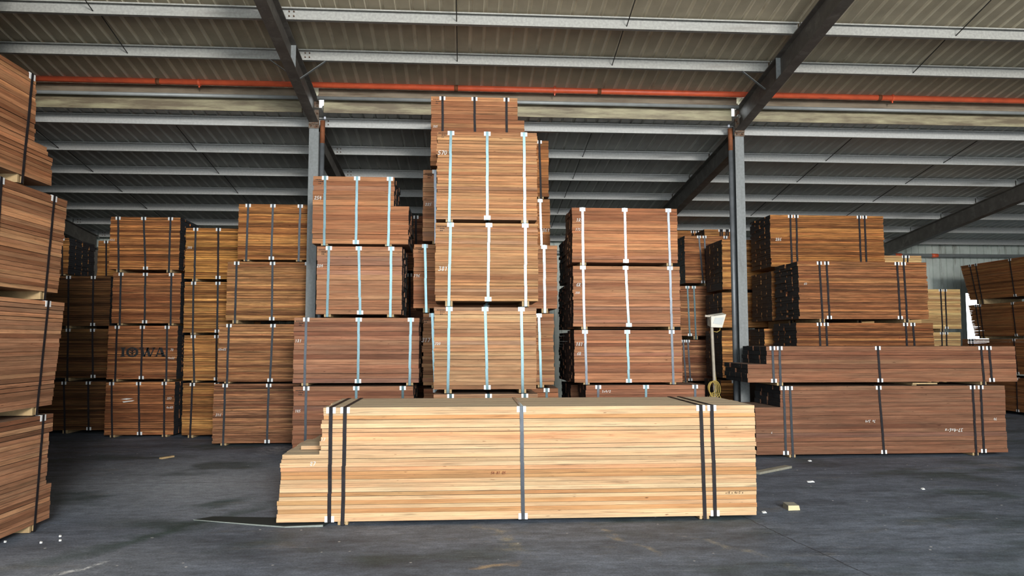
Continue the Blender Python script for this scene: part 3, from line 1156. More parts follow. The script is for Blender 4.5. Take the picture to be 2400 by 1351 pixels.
# --- the pale bundle in front
F_Y = 6.88
pstack(F_Y, 1.08, 5, [
    dict(l=652, r=1772, t=953, b=1217, n=27, c=PALE, st='pale', gap=0.003,
         steps=[('l', 655, 1175), ('l', 657, 1125), ('l', 660, 1085), ('l', 750, 1066), ('l', 753, 1030), ('l', 758, 990)], shelf=(690, 752, 1066),
         s=[(776, 772, 'p', 'd'), (809, 803, 'b', 'd'), (1222, 1226, 'p', 'y'), (1642, 1652, 'b', 'd'), (1668, 1676, 'p', 'd')],
         m=[('w', '27', 726, 1083, 9), ('w', '17', 752, 1027, 7), ('r', '54 81 05', 1150, 1106, 6), ('k', 'x/8 x 4x-5 x', 1700, 1153, 5)],
         label='long pale yellow lumber bundle lying alone in front, stepped at one end')], 'front bundle')

# --- centre tower, nearest row
CT = 'front row of the tall centre stack'
pstack(9.3, 0.95, 4, [
    dict(l=1016, r=1260, t=924, n=22, b=1103, c=(.36, .19, .095), st='mid',
         s=[(1056, 1056, 'b', 'g'), (1145, 1145, 'p', 'g'), (1230, 1230, 'b', 'g')],
         label='brown lumber bundle at the foot of the tall centre stack, mostly hidden'),
    dict(l=1017, r=1257, t=720, b=913, n=22, c=(.40, .225, .12), st='mid',
         s=[(1053, 1050, 'b', 'g'), (1137, 1142, 'p', 'g'), (1222, 1225, 'b', 'g')],
         m=[('w', '320', 1019, 803, 6), ('stamp', '', 1024, 726, 2)],
         label='greyish tan lumber bundle with bright straps, just above the pale front bundle'),
    dict(l=1020, r=1261, t=523, b=706, n=26, c=TAN, st='mid',
         s=[(1056, 1052, 'b', 'g'), (1146, 1144, 'p', 'g'), (1231, 1232, 'b', 'g')],
         m=[('w', '381', 1027, 625, 10), ('stamp', '', 1024, 530, 2)],
         label='tan lumber bundle chalked 381, middle of the tall centre stack'),
    dict(l=1024, r=1259, t=309, b=515, n=30, c=(.44, .222, .105), st='mid', rag=0.014,
         s=[(1057, 1053, 'b', 'g'), (1142, 1142, 'p', 'g'), (1228, 1230, 'b', 'g')],
         m=[('w', '570', 1026, 353, 10), ('stamp', '', 1028, 311, 2)],
         label='orange tan lumber bundle chalked 570, high on the front of the tall centre stack'),
], CT)

# --- row behind the centre tower
pstack(10.4, 0.92, 4, [
    dict(l=993, r=1309, t=911, b=1060, n=14, c=REDTAN, st='mid', s=[(1022, 1022, 'b', 'g'), (1150, 1150, 'p', 'g'), (1281, 1281, 'b', 'g')],
         label='brown lumber bundle at the foot of the row behind the tall centre stack'),
    dict(l=991, r=1298, t=735, b=903, n=20, c=(.33, .16, .08), st='mid', rag=0.014,
         s=[(1013, 1019, 'b', 'g'), (1140, 1140, 'p', 'g'), (1263, 1268, 'b', 'g')],
         m=[('w', '317', 988, 793, 9), ('stamp', '', 988, 745, 2)],
         label='brown lumber bundle chalked 317, jutting out both sides behind the greyish centre bundle'),
    dict(l=969, r=1306, t=574, b=723, n=14, c=(.34, .155, .078), st='mid',
         s=[(996, 999, 'b', 'g'), (1140, 1140, 'p', 'g'), (1275, 1277, 'b', 'g')],
         m=[('w', '196', 969, 643, 7), ('stamp', '', 974, 580, 2)],
         label='red brown lumber bundle chalked 196, jutting out both sides behind the 381 bundle'),
    dict(l=991, r=1252, t=400, b=566, n=16, c=(.33, .16, .085), st='mid',
         s=[(1020, 1021, 'b', 'y'), (1112, 1112, 'p', 'y'), (1215, 1215, 'b', 'y')],
         m=[('w', '285', 996, 476, 7), ('stamp', '', 996, 406, 2)],
         label='brown lumber bundle chalked 285, peeping out left behind the 570 bundle'),
    dict(l=1010, r=1229, t=228, b=390, n=16, c=(.37, .165, .078), st='mid', steps=[('r', 1213, 284)],
         s=[(1037, 1038, 'b', 'd'), (1112, 1114, 'p', 'd'), (1187, 1188, 'b', 'd')],
         m=[('w', '325', 1015, 294, 5), ('stamp', '', 1015, 232, 2)],
         label='reddish lumber bundle with three dark straps, highest of the whole tall centre stack'),
], 'second row of the tall centre stack')

# --- third row, right flank of the tower
pstack(12.0, 0.92, 4, [
    dict(l=1110, r=1284, t=930, b=1038, n=14, c=RED, st='mid', hidden=True, label='mostly hidden brown bundle at the foot of the third row of the centre stack'),
    dict(l=1110, r=1284, t=770, b=920, n=14, c=RED, st='mid', hidden=True, label='mostly hidden brown bundle low in the third row of the centre stack'),
    dict(l=1100, r=1288, t=610, b=760, n=14, c=RED, st='mid', hidden=True, label='mostly hidden brown bundle midway up the third row of the centre stack'),
    dict(l=1100, r=1289, t=466, b=602, n=18, c=(.36, .155, .062), st='old',
         s=[(1125, 1125, 'b', 'd'), (1266, 1270, 'b', 'y')], m=[('w', '361', 1271, 536, 8)],
         label='narrow strip of brown lumber bundle chalked 361, right flank of the tall centre stack'),
    dict(l=1095, r=1286, t=328, b=460, n=18, c=(.33, .135, .048), st='old',
         s=[(1125, 1125, 'b', 'd'), (1264, 1268, 'b', 'd')],
         label='narrow strip of dark brown lumber bundle, upper right flank of the tall centre stack'),
], 'third row of the tall centre stack')

# --- brown row glimpsed between the left centre stack and the tower
pstack(12.4, 0.9, 4, [
    dict(l=800, r=1000, t=905, b=1024, n=18, c=RED, st='rough', hidden=True, label='mostly hidden brown bundle on the ground behind the left centre stack'),
    dict(l=800, r=1001, t=775, b=897, n=18, c=RED, st='rough', s=[(840, 840, 'b', 'd'), (960, 960, 'b', 'd')],
         label='shaded brown bundle low in the gap left of the tall centre stack'),
    dict(l=800, r=1002, t=641, b=768, n=18, c=RED, st='rough', s=[(840, 840, 'b', 'd'), (960, 960, 'b', 'd')],
         label='shaded brown bundle midway up the gap left of the tall centre stack'),
    dict(l=800, r=1003, t=505, b=634, n=18, c=RED, st='rough', s=[(840, 840, 'b', 'd'), (975, 975, 'b', 'd')],
         label='shaded brown bundle topmost in the gap left of the tall centre stack'),
], 'row in the gap left of the centre stack')

# --- left centre stack
pstack(10.2, 0.95, 4, [
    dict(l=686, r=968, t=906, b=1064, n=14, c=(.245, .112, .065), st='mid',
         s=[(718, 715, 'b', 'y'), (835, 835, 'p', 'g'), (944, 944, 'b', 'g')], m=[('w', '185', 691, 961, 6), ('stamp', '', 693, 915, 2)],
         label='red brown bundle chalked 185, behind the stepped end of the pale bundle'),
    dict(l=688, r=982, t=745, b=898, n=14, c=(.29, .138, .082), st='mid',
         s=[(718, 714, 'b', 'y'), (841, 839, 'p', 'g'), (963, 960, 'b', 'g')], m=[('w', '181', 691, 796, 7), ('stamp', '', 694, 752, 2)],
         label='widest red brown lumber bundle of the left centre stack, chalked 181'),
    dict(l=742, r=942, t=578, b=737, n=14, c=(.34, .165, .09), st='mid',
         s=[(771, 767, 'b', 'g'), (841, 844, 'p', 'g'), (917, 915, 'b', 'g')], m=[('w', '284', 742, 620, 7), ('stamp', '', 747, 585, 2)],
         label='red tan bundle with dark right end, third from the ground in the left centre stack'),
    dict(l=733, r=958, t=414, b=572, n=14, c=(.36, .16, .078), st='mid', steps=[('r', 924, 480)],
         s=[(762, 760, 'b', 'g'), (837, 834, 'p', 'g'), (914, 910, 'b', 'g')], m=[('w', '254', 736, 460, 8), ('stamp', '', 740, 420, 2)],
         label='red tan lumber bundle stepped at its upper right, topmost of the left centre stack'),
], 'left centre stack')

# --- stack behind the left column
RG = (.34, .155, .060)
pstack(12.15, 0.92, 4, [
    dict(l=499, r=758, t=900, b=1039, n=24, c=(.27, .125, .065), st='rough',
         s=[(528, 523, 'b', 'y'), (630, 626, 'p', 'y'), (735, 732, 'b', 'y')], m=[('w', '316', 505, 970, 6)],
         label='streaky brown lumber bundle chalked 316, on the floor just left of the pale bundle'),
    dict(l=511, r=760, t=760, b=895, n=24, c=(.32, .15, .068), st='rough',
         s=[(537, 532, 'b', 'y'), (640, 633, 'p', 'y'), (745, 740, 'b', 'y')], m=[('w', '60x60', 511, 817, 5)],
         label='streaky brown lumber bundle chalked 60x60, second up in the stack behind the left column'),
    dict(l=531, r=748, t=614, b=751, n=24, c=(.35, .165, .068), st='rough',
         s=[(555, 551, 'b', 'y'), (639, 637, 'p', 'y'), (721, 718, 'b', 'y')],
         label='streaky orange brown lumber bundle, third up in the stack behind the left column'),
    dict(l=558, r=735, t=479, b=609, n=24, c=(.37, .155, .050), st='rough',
         s=[(582, 577, 'b', 'y'), (640, 636, 'p', 'y'), (704, 700, 'b', 'y')],
         label='streaky orange brown lumber bundle, topmost of the stack behind the left column'),
], 'stack behind the left column')

# --- narrow stack
pstack(13.15, 0.92, 4, [
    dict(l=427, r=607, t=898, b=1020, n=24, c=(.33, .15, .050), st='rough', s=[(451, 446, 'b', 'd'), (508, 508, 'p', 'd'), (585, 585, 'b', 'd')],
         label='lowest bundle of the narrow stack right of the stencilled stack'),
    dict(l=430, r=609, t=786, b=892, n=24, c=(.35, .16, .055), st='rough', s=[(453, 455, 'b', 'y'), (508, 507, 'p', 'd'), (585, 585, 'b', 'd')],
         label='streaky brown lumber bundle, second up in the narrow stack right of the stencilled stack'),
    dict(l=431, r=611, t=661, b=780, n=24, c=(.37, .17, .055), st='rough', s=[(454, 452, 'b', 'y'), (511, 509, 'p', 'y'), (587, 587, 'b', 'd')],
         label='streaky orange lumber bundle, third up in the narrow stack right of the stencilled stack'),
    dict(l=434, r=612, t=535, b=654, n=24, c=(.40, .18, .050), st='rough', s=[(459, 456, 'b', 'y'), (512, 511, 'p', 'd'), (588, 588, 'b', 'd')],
         m=[('w', '382', 439, 578, 5)],
         label='streaky orange lumber bundle, topmost of the narrow stack right of the stencilled stack'),
], 'narrow stack on the left')

# --- stencilled stack
pstack(13.3, 0.95, 4, [
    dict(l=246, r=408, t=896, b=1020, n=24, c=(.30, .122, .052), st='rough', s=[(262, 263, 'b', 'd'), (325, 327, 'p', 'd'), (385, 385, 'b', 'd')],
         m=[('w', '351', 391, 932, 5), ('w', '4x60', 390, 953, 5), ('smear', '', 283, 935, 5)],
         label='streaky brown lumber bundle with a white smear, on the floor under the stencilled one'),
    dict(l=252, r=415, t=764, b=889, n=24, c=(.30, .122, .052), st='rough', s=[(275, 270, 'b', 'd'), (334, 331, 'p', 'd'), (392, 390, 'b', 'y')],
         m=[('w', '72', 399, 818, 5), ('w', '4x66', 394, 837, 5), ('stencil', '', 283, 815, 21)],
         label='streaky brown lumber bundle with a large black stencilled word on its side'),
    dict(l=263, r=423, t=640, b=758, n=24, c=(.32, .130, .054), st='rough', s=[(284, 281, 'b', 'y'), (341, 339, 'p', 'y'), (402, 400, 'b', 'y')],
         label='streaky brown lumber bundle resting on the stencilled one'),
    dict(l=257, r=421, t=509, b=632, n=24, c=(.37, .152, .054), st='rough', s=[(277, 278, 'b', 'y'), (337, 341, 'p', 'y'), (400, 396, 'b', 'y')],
         m=[('w', '416', 258, 560, 5)],
         label='streaky orange brown lumber bundle, topmost of the stencilled stack'),
], 'stencilled stack on the left')

# --- dark stack at the far left
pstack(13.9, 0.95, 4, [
    dict(l=60, r=247, t=895, b=1009, n=24, c=SHADED_WOOD, st='rough', s=[(150, 152, 'b', 'd'), (207, 208, 'p', 'd')],
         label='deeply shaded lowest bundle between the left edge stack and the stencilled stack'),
    dict(l=60, r=252, t=771, b=886, n=24, c=SHADED_WOOD, st='rough', s=[(160, 158, 'b', 'd'), (217, 218, 'p', 'd')],
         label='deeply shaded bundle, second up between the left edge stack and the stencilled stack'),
    dict(l=60, r=258, t=647, b=764, n=24, c=SHADED_WOOD, st='rough', s=[(161, 160, 'b', 'd'), (219, 217, 'p', 'd')],
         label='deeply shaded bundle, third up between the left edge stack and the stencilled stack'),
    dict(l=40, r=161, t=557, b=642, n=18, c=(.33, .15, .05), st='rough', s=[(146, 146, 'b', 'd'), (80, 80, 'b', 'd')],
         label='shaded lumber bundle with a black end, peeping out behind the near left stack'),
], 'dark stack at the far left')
pstack(15.4, 0.95, 4, [
    dict(l=228, r=380, t=900, b=985, n=18, c=SHADED_WOOD, st='rough', hidden=True, label='mostly hidden bundle on the ground behind the stencilled stack'),
    dict(l=228, r=380, t=790, b=890, n=18, c=SHADED_WOOD, st='rough', hidden=True, label='mostly hidden bundle second up behind the stencilled stack'),
    dict(l=228, r=380, t=680, b=780, n=18, c=SHADED_WOOD, st='rough', hidden=True, label='mostly hidden bundle third up behind the stencilled stack'),
    dict(l=228, r=380, t=565, b=670, n=18, c=(.38, .17, .055), st='rough', s=[(249, 249, 'b', 'd'), (330, 330, 'b', 'd')],
         label='small patch of brown lumber bundle beside the upper left corner of the stencilled stack'),
], 'row behind the stencilled stack')

# --- right centre stack
pstack(10.6, 0.70, 3, [
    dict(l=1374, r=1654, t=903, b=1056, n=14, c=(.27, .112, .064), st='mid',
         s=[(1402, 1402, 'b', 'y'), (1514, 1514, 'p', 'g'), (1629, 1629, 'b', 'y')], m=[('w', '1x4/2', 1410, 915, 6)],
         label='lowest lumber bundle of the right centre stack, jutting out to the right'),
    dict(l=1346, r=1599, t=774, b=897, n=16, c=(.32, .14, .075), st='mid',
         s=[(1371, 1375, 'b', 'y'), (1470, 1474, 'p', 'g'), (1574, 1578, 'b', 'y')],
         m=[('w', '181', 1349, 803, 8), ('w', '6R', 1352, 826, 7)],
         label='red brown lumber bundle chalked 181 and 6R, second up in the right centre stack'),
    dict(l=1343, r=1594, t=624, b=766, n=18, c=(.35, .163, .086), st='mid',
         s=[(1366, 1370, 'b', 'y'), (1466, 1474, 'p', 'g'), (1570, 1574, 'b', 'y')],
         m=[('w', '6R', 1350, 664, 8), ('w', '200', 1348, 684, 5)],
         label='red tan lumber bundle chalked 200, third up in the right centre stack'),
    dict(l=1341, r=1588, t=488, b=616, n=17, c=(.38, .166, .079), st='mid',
         s=[(1365, 1367, 'b', 'y'), (1464, 1467, 'p', 'y'), (1566, 1570, 'b', 'y')],
         m=[('w', '1R', 1350, 512, 8), ('w', '175', 1348, 535, 6)],
         label='red tan lumber bundle chalked 175, topmost of the right centre stack'),
], 'right centre stack')
pstack(11.4, 1.05, 4, [
    dict(l=1338, r=1575, t=902, b=1040, n=16, c=RED, st='mid', s=[(1370, 1370, 'b', 'd'), (1540, 1540, 'b', 'd')],
         label='black-ended bundle on the floor behind the right centre stack'),
    dict(l=1331, r=1575, t=780, b=895, n=16, c=RED, st='mid', s=[(1365, 1365, 'b', 'd'), (1540, 1540, 'b', 'd')],
         label='black-ended bundle second up behind the right centre stack'),
    dict(l=1330, r=1575, t=668, b=772, n=16, c=RED, st='mid', s=[(1365, 1365, 'b', 'd'), (1540, 1540, 'b', 'd')],
         label='black-ended bundle third up behind the right centre stack'),
    dict(l=1331, r=1575, t=556, b=660, n=16, c=RED, st='mid', s=[(1365, 1365, 'b', 'd'), (1540, 1540, 'b', 'd')],
         label='black-ended bundle topmost behind the right centre stack'),
], 'row behind the right centre stack')

# --- stacks between the right centre stack and the right column
pstack(14.0, 0.98, 4, [
    dict(l=1690, r=1850, t=892, b=1000, n=18, c=ORANGE, st='rough', s=[(1720, 1720, 'b', 'd'), (1820, 1820, 'b', 'd')],
         label='shaded bundle on the floor behind the floodlight pole'),
    dict(l=1693, r=1850, t=775, b=886, n=18, c=ORANGE, st='rough', s=[(1725, 1725, 'b', 'd'), (1820, 1820, 'b', 'd')],
         label='black-ended orange bundle behind the floodlight pole, below the lamp'),
    dict(l=1693, r=1850, t=686, b=768, n=14, c=ORANGE, st='rough', s=[(1725, 1725, 'b', 'd'), (1820, 1820, 'b', 'd')],
         label='short black-ended orange bundle directly behind the floodlight head'),
    dict(l=1693, r=1845, t=562, b=679, n=20, c=(.46, .21, .07), st='rough', s=[(1725, 1725, 'b', 'd'), (1820, 1820, 'b', 'd')],
         label='black-ended orange bundle above the floodlight, left of the right column'),
], 'orange stack behind the right column')
pstack(15.2, 0.95, 4, [
    dict(l=1598, r=1740, t=900, b=990, n=14, c=RED, st='rough', s=[(1607, 1607, 'b', 'y'), (1620, 1620, 'b', 'y')],
         label='dark brown bundle on the floor right behind the right centre stack'),
    dict(l=1597, r=1740, t=797, b=893, n=16, c=(.27, .12, .065), st='rough', s=[(1601, 1607, 'b', 'y'), (1612, 1618, 'p', 'y'), (1700, 1700, 'b', 'y')],
         label='brown bundle with twin grey straps, second up right behind the right centre stack'),
    dict(l=1595, r=1740, t=671, b=788, n=18, c=(.31, .14, .07), st='rough', s=[(1611, 1617, 'p', 'g'), (1626, 1631, 'b', 'g'), (1700, 1700, 'b', 'y')],
         label='brown bundle with twin bright straps, third up right behind the right centre stack'),
    dict(l=1605, r=1740, t=553, b=664, n=18, c=(.34, .145, .06), st='rough', s=[(1638, 1648, 'p', 'y'), (1651, 1656, 'b', 'y'), (1700, 1700, 'b', 'y')],
         label='red brown bundle with a black left end, topmost right behind the right centre stack'),
], 'brown stack right behind the right centre stack')
pstack(16.4, 0.95, 4, [
    dict(l=1560, r=1724, t=880, b=960, n=14, c=RED, st='rough', hidden=True, label='mostly hidden bundle on the floor in the farthest row right of centre'),
    dict(l=1560, r=1724, t=770, b=872, n=14, c=RED, st='rough', hidden=True, label='mostly hidden bundle second up in the farthest row right of centre'),
    dict(l=1560, r=1724, t=655, b=762, n=14, c=RED, st='rough', hidden=True, label='mostly hidden bundle third up in the farthest row right of centre'),
    dict(l=1652, r=1726, t=538, b=646, n=16, c=ORANGE, st='rough', s=[(1688, 1688, 'b', 'd'), (1692.5, 1692.5, 'p', 'd'), (1702, 1702, 'b', 'd'), (1706.5, 1706.5, 'p', 'd')],
         label='sliver of orange bundle with four thin straps left of the right column, near the eaves'),
], 'farthest row right of centre')
pstack(17.6, 0.95, 4, [
    dict(l=1540, r=1700, t=870, b=950, n=14, c=RED, st='rough', hidden=True, label='mostly hidden bundle on the floor against the back wall'),
    dict(l=1540, r=1700, t=770, b=862, n=14, c=RED, st='rough', hidden=True, label='mostly hidden bundle second up against the back wall'),
    dict(l=1540, r=1700, t=665, b=762, n=14, c=RED, st='rough', hidden=True, label='mostly hidden bundle third up against the back wall'),
    dict(l=1540, r=1665, t=541, b=657, n=16, c=ORANGE, st='rough', s=[(1623, 1623, 'b', 'd'), (1634, 1634, 'b', 'd')],
         label='sliver of orange bundle right of the top of the right centre stack, under the eaves'),
], 'row against the back wall')

# --- right stack, front row
pstack(10.38, 0.92, 4, [
    dict(l=1771, r=2358, t=905, b=1064, n=16, c=(.195, .092, .054), st='mid', rag=0.012,
         steps=[('l', 1829, 958)],
         s=[(1836, 1842, 'p', 'y'), (1851, 1858, 'b', 'y'), (2059, 2072, 'p', 'd'), (2279, 2288, 'b', 'd'), (2298, 2306, 'p', 'd')],
         m=[('f', '+7x 3/4', 2028, 985, 6), ('f', '37-4x6-x', 2214, 1005, 8), ('w', '46', 2328, 980, 6), ('f', '?', 1807, 1011, 6)],
         label='long red brown lumber bundle on the floor at the right, stepped at its dark end'),
    dict(l=1752, r=2382, t=812, b=896, n=8, c=(.235, .110, .062), st='mid', rag=0.012,
         steps=[('l', 1797, 852)],
         s=[(1810, 1814, 'p', 'y'), (1827, 1829, 'b', 'y'), (2057, 2063, 'p', 'd'), (2299, 2306, 'b', 'd'), (2317, 2325, 'p', 'd')],
         label='low long red brown lumber bundle resting on the bottom one at the right'),
], 'front row of the right stack')
# --- right stack, second row
pstack(11.8, 0.92, 4, [
    dict(l=1868, r=2190, t=900, b=1020, n=20, c=RED, st='rough', hidden=True, label='mostly hidden bundle on the floor in the second row at the right'),
    dict(l=1868, r=2190, t=757, b=890, n=22, c=(.25, .10, .038), st='rough', rag=0.016,
         s=[(1920, 1926, 'b', 'd'), (1936, 1943, 'p', 'd'), (2122, 2131, 'b', 'd'), (2139, 2149, 'p', 'd')],
         m=[('r', '8 0x', 2106, 790, 5)],
         label='streaky brown lumber bundle half hidden behind the low long bundle at the right'),
    dict(l=1872, r=2174, t=614, b=748, n=24, c=(.265, .110, .046), st='rough', rag=0.016,
         s=[(1920, 1928, 'b', 'd'), (1937, 1944, 'p', 'd'), (2102, 2110, 'p', 'd'), (2117, 2126, 'b', 'd')],
         m=[('w', '60', 1884, 663, 5)],
         label='large streaky brown lumber bundle with a black end, upper front of the right stack'),
], 'second row of the right stack')
# --- right stack, third row
pstack(12.85, 0.92, 4, [
    dict(l=1800, r=2060, t=900, b=1002, n=20, c=RED, st='rough', hidden=True, label='mostly hidden bundle on the floor in the third row at the right'),
    dict(l=1793, r=2060, t=771, b=890, n=20, c=ORANGE, st='rough', s=[(1850, 1850, 'b', 'd'), (2010, 2010, 'b', 'd')],
         label='sliver of orange bundle with a black end just right of the right column, low down'),
    dict(l=1809, r=2072, t=637, b=752, n=22, c=ORANGE, st='rough', s=[(1855, 1855, 'b', 'd'), (2015, 2015, 'b', 'd')],
         label='black-ended bundle right of the right column, under the one chalked 286'),
    dict(l=1806, r=2072, t=505, b=626, n=24, c=(.30, .12, .038), st='rough', rag=0.012,
         s=[(1852, 1856, 'b', 'd'), (1866, 1869, 'b', 'd'), (2013, 2018, 'b', 'd'), (2026, 2031, 'b', 'd')],
         m=[('w', '286', 1817, 558, 7)],
         label='streaky orange brown lumber bundle chalked 286, topmost of the right stack'),
], 'third row of the right stack')
# --- pale bundles by the back wall
PB = (.56, .36, .165)
pstack(15.0, 0.92, 4, [
    dict(l=1990, r=2155, t=895, b=988, n=16, c=PB, st='mid', hidden=True, label='mostly hidden pale bundle on the floor behind the right stack'),
    dict(l=1990, r=2157, t=795, b=886, n=16, c=PB, st='mid', hidden=True, label='mostly hidden pale bundle second up behind the right stack'),
    dict(l=1990, r=2159, t=698, b=787, n=16, c=PB, st='mid', hidden=True, label='mostly hidden pale bundle third up behind the right stack'),
    dict(l=1990, r=2161, t=599, b=690, n=16, c=PB, st='mid', s=[(2118, 2118, 'b', 'd'), (2127, 2127, 'b', 'd'), (2010, 2010, 'b', 'd')],
         label='thin strip of pale yellow bundle showing above the right stack'),
], 'pale row behind the right stack')
pstack(16.6, 0.92, 4, [
    dict(l=2085, r=2253, t=873, b=952, n=14, c=PB, st='mid', s=[(2207, 2207, 'b', 'd'), (2221, 2221, 'p', 'd'), (2110, 2110, 'b', 'd')],
         label='pale yellow bundle on the floor by the back wall'),
    dict(l=2085, r=2253, t=779, b=866, n=18, c=PB, st='mid', s=[(2207, 2209, 'b', 'd'), (2218, 2220, 'p', 'd'), (2110, 2110, 'b', 'd')],
         label='pale yellow bundle by the back wall, just above the long right bundles'),
    dict(l=2085, r=2252, t=678, b=771, n=20, c=(.58, .375, .17), st='mid', s=[(2204, 2209, 'b', 'd'), (2215, 2219, 'p', 'd'), (2110, 2110, 'b', 'd')],
         label='pale yellow bundle by the back wall, topmost beside the grey wall sheet'),
], 'pale stack by the back wall')


# --- stacks whose boards run into the depth of the shed
def depth_stack(side, XF, Yfar, L, D, nb, rows, group):
    """side +1: the long face looks to the right (stack on the left); -1: looks to the left."""
    prev = 0.0
    for r in rows:
        zt = on_x(r['xp'], r['t'], XF).z
        zb = on_x(r['xp'], r['b'], XF).z if r.get('b') else prev + 0.07
        zb = max(zb, prev + 0.03)
        H = zt - zb
        bh = zb - prev - 0.0005
        yfar = on_x(r['xp'], (r['t'] + r['b']) / 2, XF).y if r.get('b') else Yfar
        yfar = r.get('yfar', yfar)
        straps, marks = [], []
        for (ptop, pbot, kind, c) in r.get('s', ()):
            yt = on_x(ptop[0], ptop[1], XF).y
            yb_ = on_x(pbot[0], pbot[1], XF).y
            if side > 0:
                straps.append((yt - (yfar - L), yb_ - (yfar - L), kind, c))
            else:
                straps.append((yfar - yt, yfar - yb_, kind, c))
        shape = r.get('shape')
        if side > 0:
            loc, rz = (XF, yfar - L, zb), math.pi / 2
        else:
            loc, rz = (XF, yfar, zb), -math.pi / 2
        bundle(r['label'], group, loc, rz, L, H, D, r['n'], nb, r['c'], r['st'], straps, bh,
               (lambda i, f=shape, L=L: f(i, L)) if shape else None, marks, lean=r.get('lean', 0), ragged=r.get('rag', 0.012))
        prev = zt + 0.004


XLF = -3.80
LW = (.38, .195, .112)
depth_stack(1, XLF, 7.0, 3.7, 1.1, 5, [
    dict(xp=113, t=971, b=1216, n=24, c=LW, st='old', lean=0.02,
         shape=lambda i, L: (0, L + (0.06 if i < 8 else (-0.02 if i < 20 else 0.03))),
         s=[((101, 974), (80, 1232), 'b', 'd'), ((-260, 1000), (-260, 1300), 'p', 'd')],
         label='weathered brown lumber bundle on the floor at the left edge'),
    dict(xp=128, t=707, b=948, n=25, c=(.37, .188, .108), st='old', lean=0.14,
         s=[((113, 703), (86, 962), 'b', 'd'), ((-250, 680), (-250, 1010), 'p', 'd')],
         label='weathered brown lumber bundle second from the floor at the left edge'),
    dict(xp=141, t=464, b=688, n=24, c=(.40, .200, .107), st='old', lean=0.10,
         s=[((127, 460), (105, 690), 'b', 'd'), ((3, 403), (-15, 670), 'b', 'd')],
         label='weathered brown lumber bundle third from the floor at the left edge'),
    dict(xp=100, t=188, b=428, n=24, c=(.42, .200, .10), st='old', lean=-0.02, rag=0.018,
         shape=lambda i, L: (0, L + (0.18 if i < 7 else (0.10 if i < 9 else -0.10))),
         s=[((75, 186), (52, 414), 'b', 'd'), ((-220, 60), (-240, 330), 'p', 'd')],
         label='weathered brown lumber bundle topmost at the left edge, stepped at its far end'),
], 'stack at the left edge')

XRF = 12.66
FR = (.26, .11, .045)
depth_stack(-1, XRF, 17.8, 3.9, 1.0, 4, [
    dict(xp=2262, t=878, b=950, n=20, c=FR, st='mid', s=[((2270, 880), (2276, 950), 'b', 'd'), ((2382, 880), (2386, 975), 'p', 'd')],
         label='dark brown lumber bundle on the floor at the right edge'),
    dict(xp=2257, t=795, b=870, n=22, c=FR, st='mid', s=[((2273, 797), (2278, 870), 'b', 'd'), ((2280, 797), (2287, 870), 'b', 'd'), ((2376, 790), (2386, 880), 'p', 'd')],
         label='dark brown lumber bundle second from the floor at the right edge'),
    dict(xp=2283, t=715, b=789, n=22, c=(.28, .12, .046), st='mid', lean=-0.2,
         s=[((2287, 712), (2297, 787), 'b', 'd'), ((2296, 710), (2306, 787), 'b', 'd'), ((2372, 698), (2382, 786), 'p', 'd')],
         label='dark brown lumber bundle at the right edge with daylight round its far end'),
    dict(xp=2271, t=621, b=704, n=24, c=(.30, .125, .045), st='mid', lean=-0.3,
         s=[((2273, 622), (2291, 703), 'b', 'd'), ((2287, 619), (2302, 702), 'b', 'd'), ((2366, 603), (2379, 692), 'p', 'd')],
         label='dark brown lumber bundle topmost at the right edge'),
], 'stack at the right edge')

# ------------------------------------------------------------------ floodlight on its pole
B = on_floor(1683, 1072)
fy = B.y
lamp = empty('floodlight', (B.x, fy, 0))
tag(lamp, 'pale floodlight on a thin tilted pole with coiled yellow cable', 'floodlight')


def lp(px, py, dy=0.0):
    p = on_y(px, py, fy + dy)
    return Vector((p.x - B.x, dy, p.z))


m = MB()
m.tube([lp(1683, 1064), lp(1676, 930), lp(1668, 765), lp(1666, 745)], 0.024, 10)
m.build('pole', M['lamp_pole'], lamp, smooth=True)
m = MB()
for a in range(4):
    w = a * math.pi / 2 + .4
    m.bar(lp(1683, 1060), Vector((0.28 * math.cos(w), 0.28 * math.sin(w), 0.012)), 0.03, 0.02)
m.build('foot', M['lamp_pole'], lamp)
a, b_, c_, d_ = lp(1664, 766), lp(1690, 767), lp(1699, 736), lp(1664, 741)
m = MB()
dv = Vector((0, 0.11, 0.02))
fvv = Vector((0, -0.05, -0.01))
m.hexa([a + fvv, b_ + fvv, b_ + dv, a + dv, d_ + fvv, c_ + fvv, c_ + dv, d_ + dv])
hd = m.build('lamp_head', M['lamp_body'], lamp)
m = MB()
e = Vector((0, -0.055, -0.01))
a2, b2, c2, d2 = lp(1668, 757), lp(1689, 760), lp(1694, 743), lp(1673, 744)
m.hexa([a2 + e, b2 + e, b2 - e * .8, a2 - e * .8, d2 + e, c2 + e, c2 - e * .8, d2 - e * .8])
m.build('lamp_glass', M['lamp_glass'], hd)
m = MB()
m.bar(lp(1652, 741), lp(1672, 742), 0.03, 0.03)
m.build('bracket', M['lamp_pole'], lamp)
m = MB()
m.tube([lp(1688, 766), lp(1687, 775), lp(1680, 779), lp(1671, 777), lp(1670, 790), lp(1673, 830), lp(1677, 880), lp(1680, 905)], 0.006, 6)
for q in range(4):
    rad = 14 + 2.2 * q
    pts = []
    for s in range(25):
        w = 2 * math.pi * s / 24
        pts.append(lp(1668 + q * 2.5 + rad * .62 * math.cos(w), 909 + q * 1.5 + rad * math.sin(w), -0.04 - 0.012 * q))
    m.tube(pts, 0.006, 6, caps=False)
for q in range(5):
    m.tube([lp(1666 + q * 4, 920, -.05 - .01 * q), lp(1660 + q * 9, 945, -.06), lp(1664 + q * 8, 1000, -.06)], 0.005, 6)
m.build('cable', M['cable'], lamp, smooth=True)

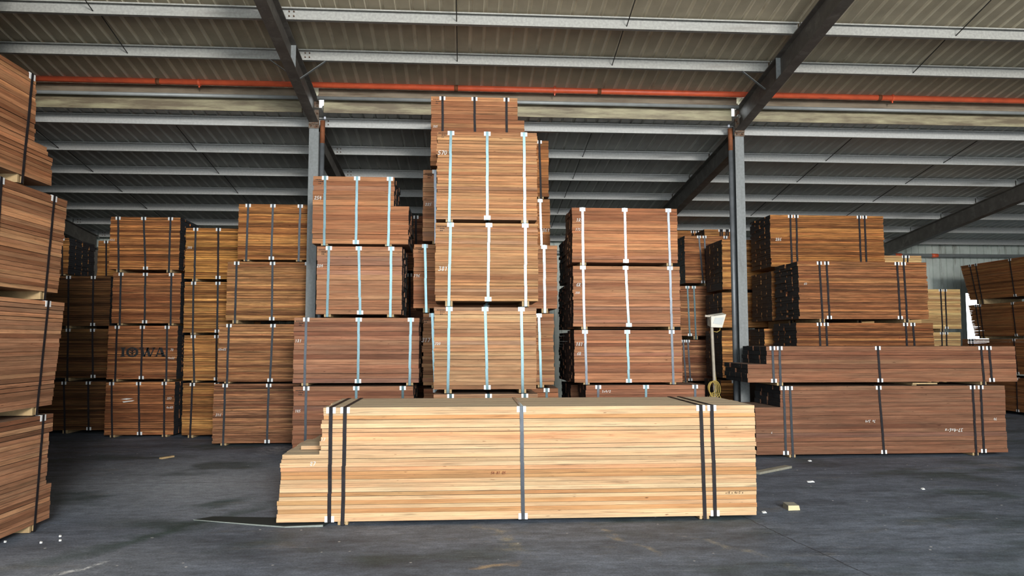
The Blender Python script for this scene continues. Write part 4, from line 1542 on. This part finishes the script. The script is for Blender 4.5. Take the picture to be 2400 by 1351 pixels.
# ------------------------------------------------------------------ things on the floor
p = on_floor(1862, 1197)
blk = empty('wood_block', (p.x, p.y, 0), 0.06)
tag(blk, 'small pale offcut wood block lying alone on the floor at the right', 'wood block')
m = MB()
m.hexa([(-.064, 0, 0), (.060, 0, 0), (.070, .13, 0), (-.056, .13, 0),
        (-.064, 0.0, .048), (.050, 0.0, .046), (.064, .13, .052), (-.050, .13, .054)], (0, 1, 0, 1, 1, 1))
m.build('block_body', [M['fresh_wood'], M['scrap_wood']], blk)

a = on_floor(1772, 1112)
b = on_floor(1848, 1097)
m = MB()
m.bar((a.x, a.y, .015), (b.x, b.y, .015), 0.10, 0.028)
tag(m.build('plank_offcut', M['scrap_wood']), 'grey plank offcut lying beside the right end of the pale bundle', 'plank')

a, b = on_floor(376, 1077), on_floor(406, 1072)
m = MB()
m.bar((a.x, a.y, .012), (b.x, b.y, .012), 0.05, 0.022)
tag(m.build('plank_offcut', M['bearer']), 'thin brown stick lying on the floor before the stencilled stack', 'stick')


a, b = on_y(2140, 902, 10.39), on_y(2198, 902, 10.39)
zt = on_y(2170, 897.5, 10.39).z
m = MB()
m.box((a.x, 10.40, zt - 0.024), (b.x, 11.2, zt - 0.004))
m.box((a.x + .02, 10.45, zt - 0.042), (a.x + .09, 11.2, zt - 0.0245))
tag(m.build('dunnage_slat', M['bearer']), 'pale timber slat squeezed between the two long bundles at the right', 'slat')


def scrap(px, py, w, lab, rz=0.0):
    p = on_floor(px, py)
    m = MB()
    c, s = math.cos(rz), math.sin(rz)
    pts = [(-w, -.012), (-.3 * w, -.022), (.5 * w, -.008), (w, -.016), (1.05 * w, .02), (.4 * w, .012), (-.4 * w, .02), (-w, .015)]
    lo = [(p.x + c * x - s * y, p.y + s * x + c * y, 0.0005) for x, y in pts]
    hi = [(x, y, 0.006 + 0.006 * (k % 3)) for k, (x, y, _) in enumerate(lo)]
    n = len(pts)
    m.v = lo + hi
    m.f = [tuple(reversed(range(n))), tuple(range(n, 2 * n))] + [(k, (k + 1) % n, n + (k + 1) % n, n + k) for k in range(n)]
    m.m = [0] * len(m.f)
    return tag(m.build('plastic_scrap', M['paper']), lab, 'scrap', 'white scraps on the floor')


scrap(1900, 1131, 0.042, 'white plastic scrap on the floor behind the small wood block')
scrap(1791, 1203, 0.020, 'small white scrap beside the right end of the pale bundle')
scrap(2163, 1148, 0.016, 'white scrap on the floor far right of the wood block')
scrap(1898, 1082, 0.022, 'white scrap on the floor before the long right bundle', 0.2)
for (px, py, lab) in ((141, 1259, 'white pebble nearest the foot of the left edge stack'), (96, 1274, 'white pebble left of the other pebbles by the left stack'),
                      (12, 1272, 'white pebble at the very left edge of the floor'), (141, 1269, 'white pebble second from the foot of the left edge stack')):
    p = on_floor(px, py)
    m = MB()
    m.tube([(p.x, p.y, 0), (p.x, p.y, .006), (p.x + .002, p.y, .012)], 0.011, 7)
    tag(m.build('pebble', M['paper']), lab, 'pebble', 'white pebbles on the floor')

sh = MB()
pts = [on_floor(x, y) for x, y in ((453, 1220), (600, 1233), (668, 1238), (757, 1236), (775, 1226), (700, 1216), (500, 1212))]
hz = [.006, .012, .012, .02, .02, .006, .004]
n = len(pts)
sh.v = [(q.x, q.y, 0.0008) for q in pts] + [(q.x, q.y, z) for q, z in zip(pts, hz)]
sh.f = [tuple(reversed(range(n))), tuple(range(n, 2 * n))] + [(k, (k + 1) % n, n + (k + 1) % n, n + k) for k in range(n)]
sh.m = [0, 0] + [1 if k < 3 else 0 for k in range(n)]
tag(sh.build('rubber_sheet', [M['sheet'], M['sheet_edge']]), 'flat dark sheet with a pale worn edge, half under the pale bundle', 'sheet')
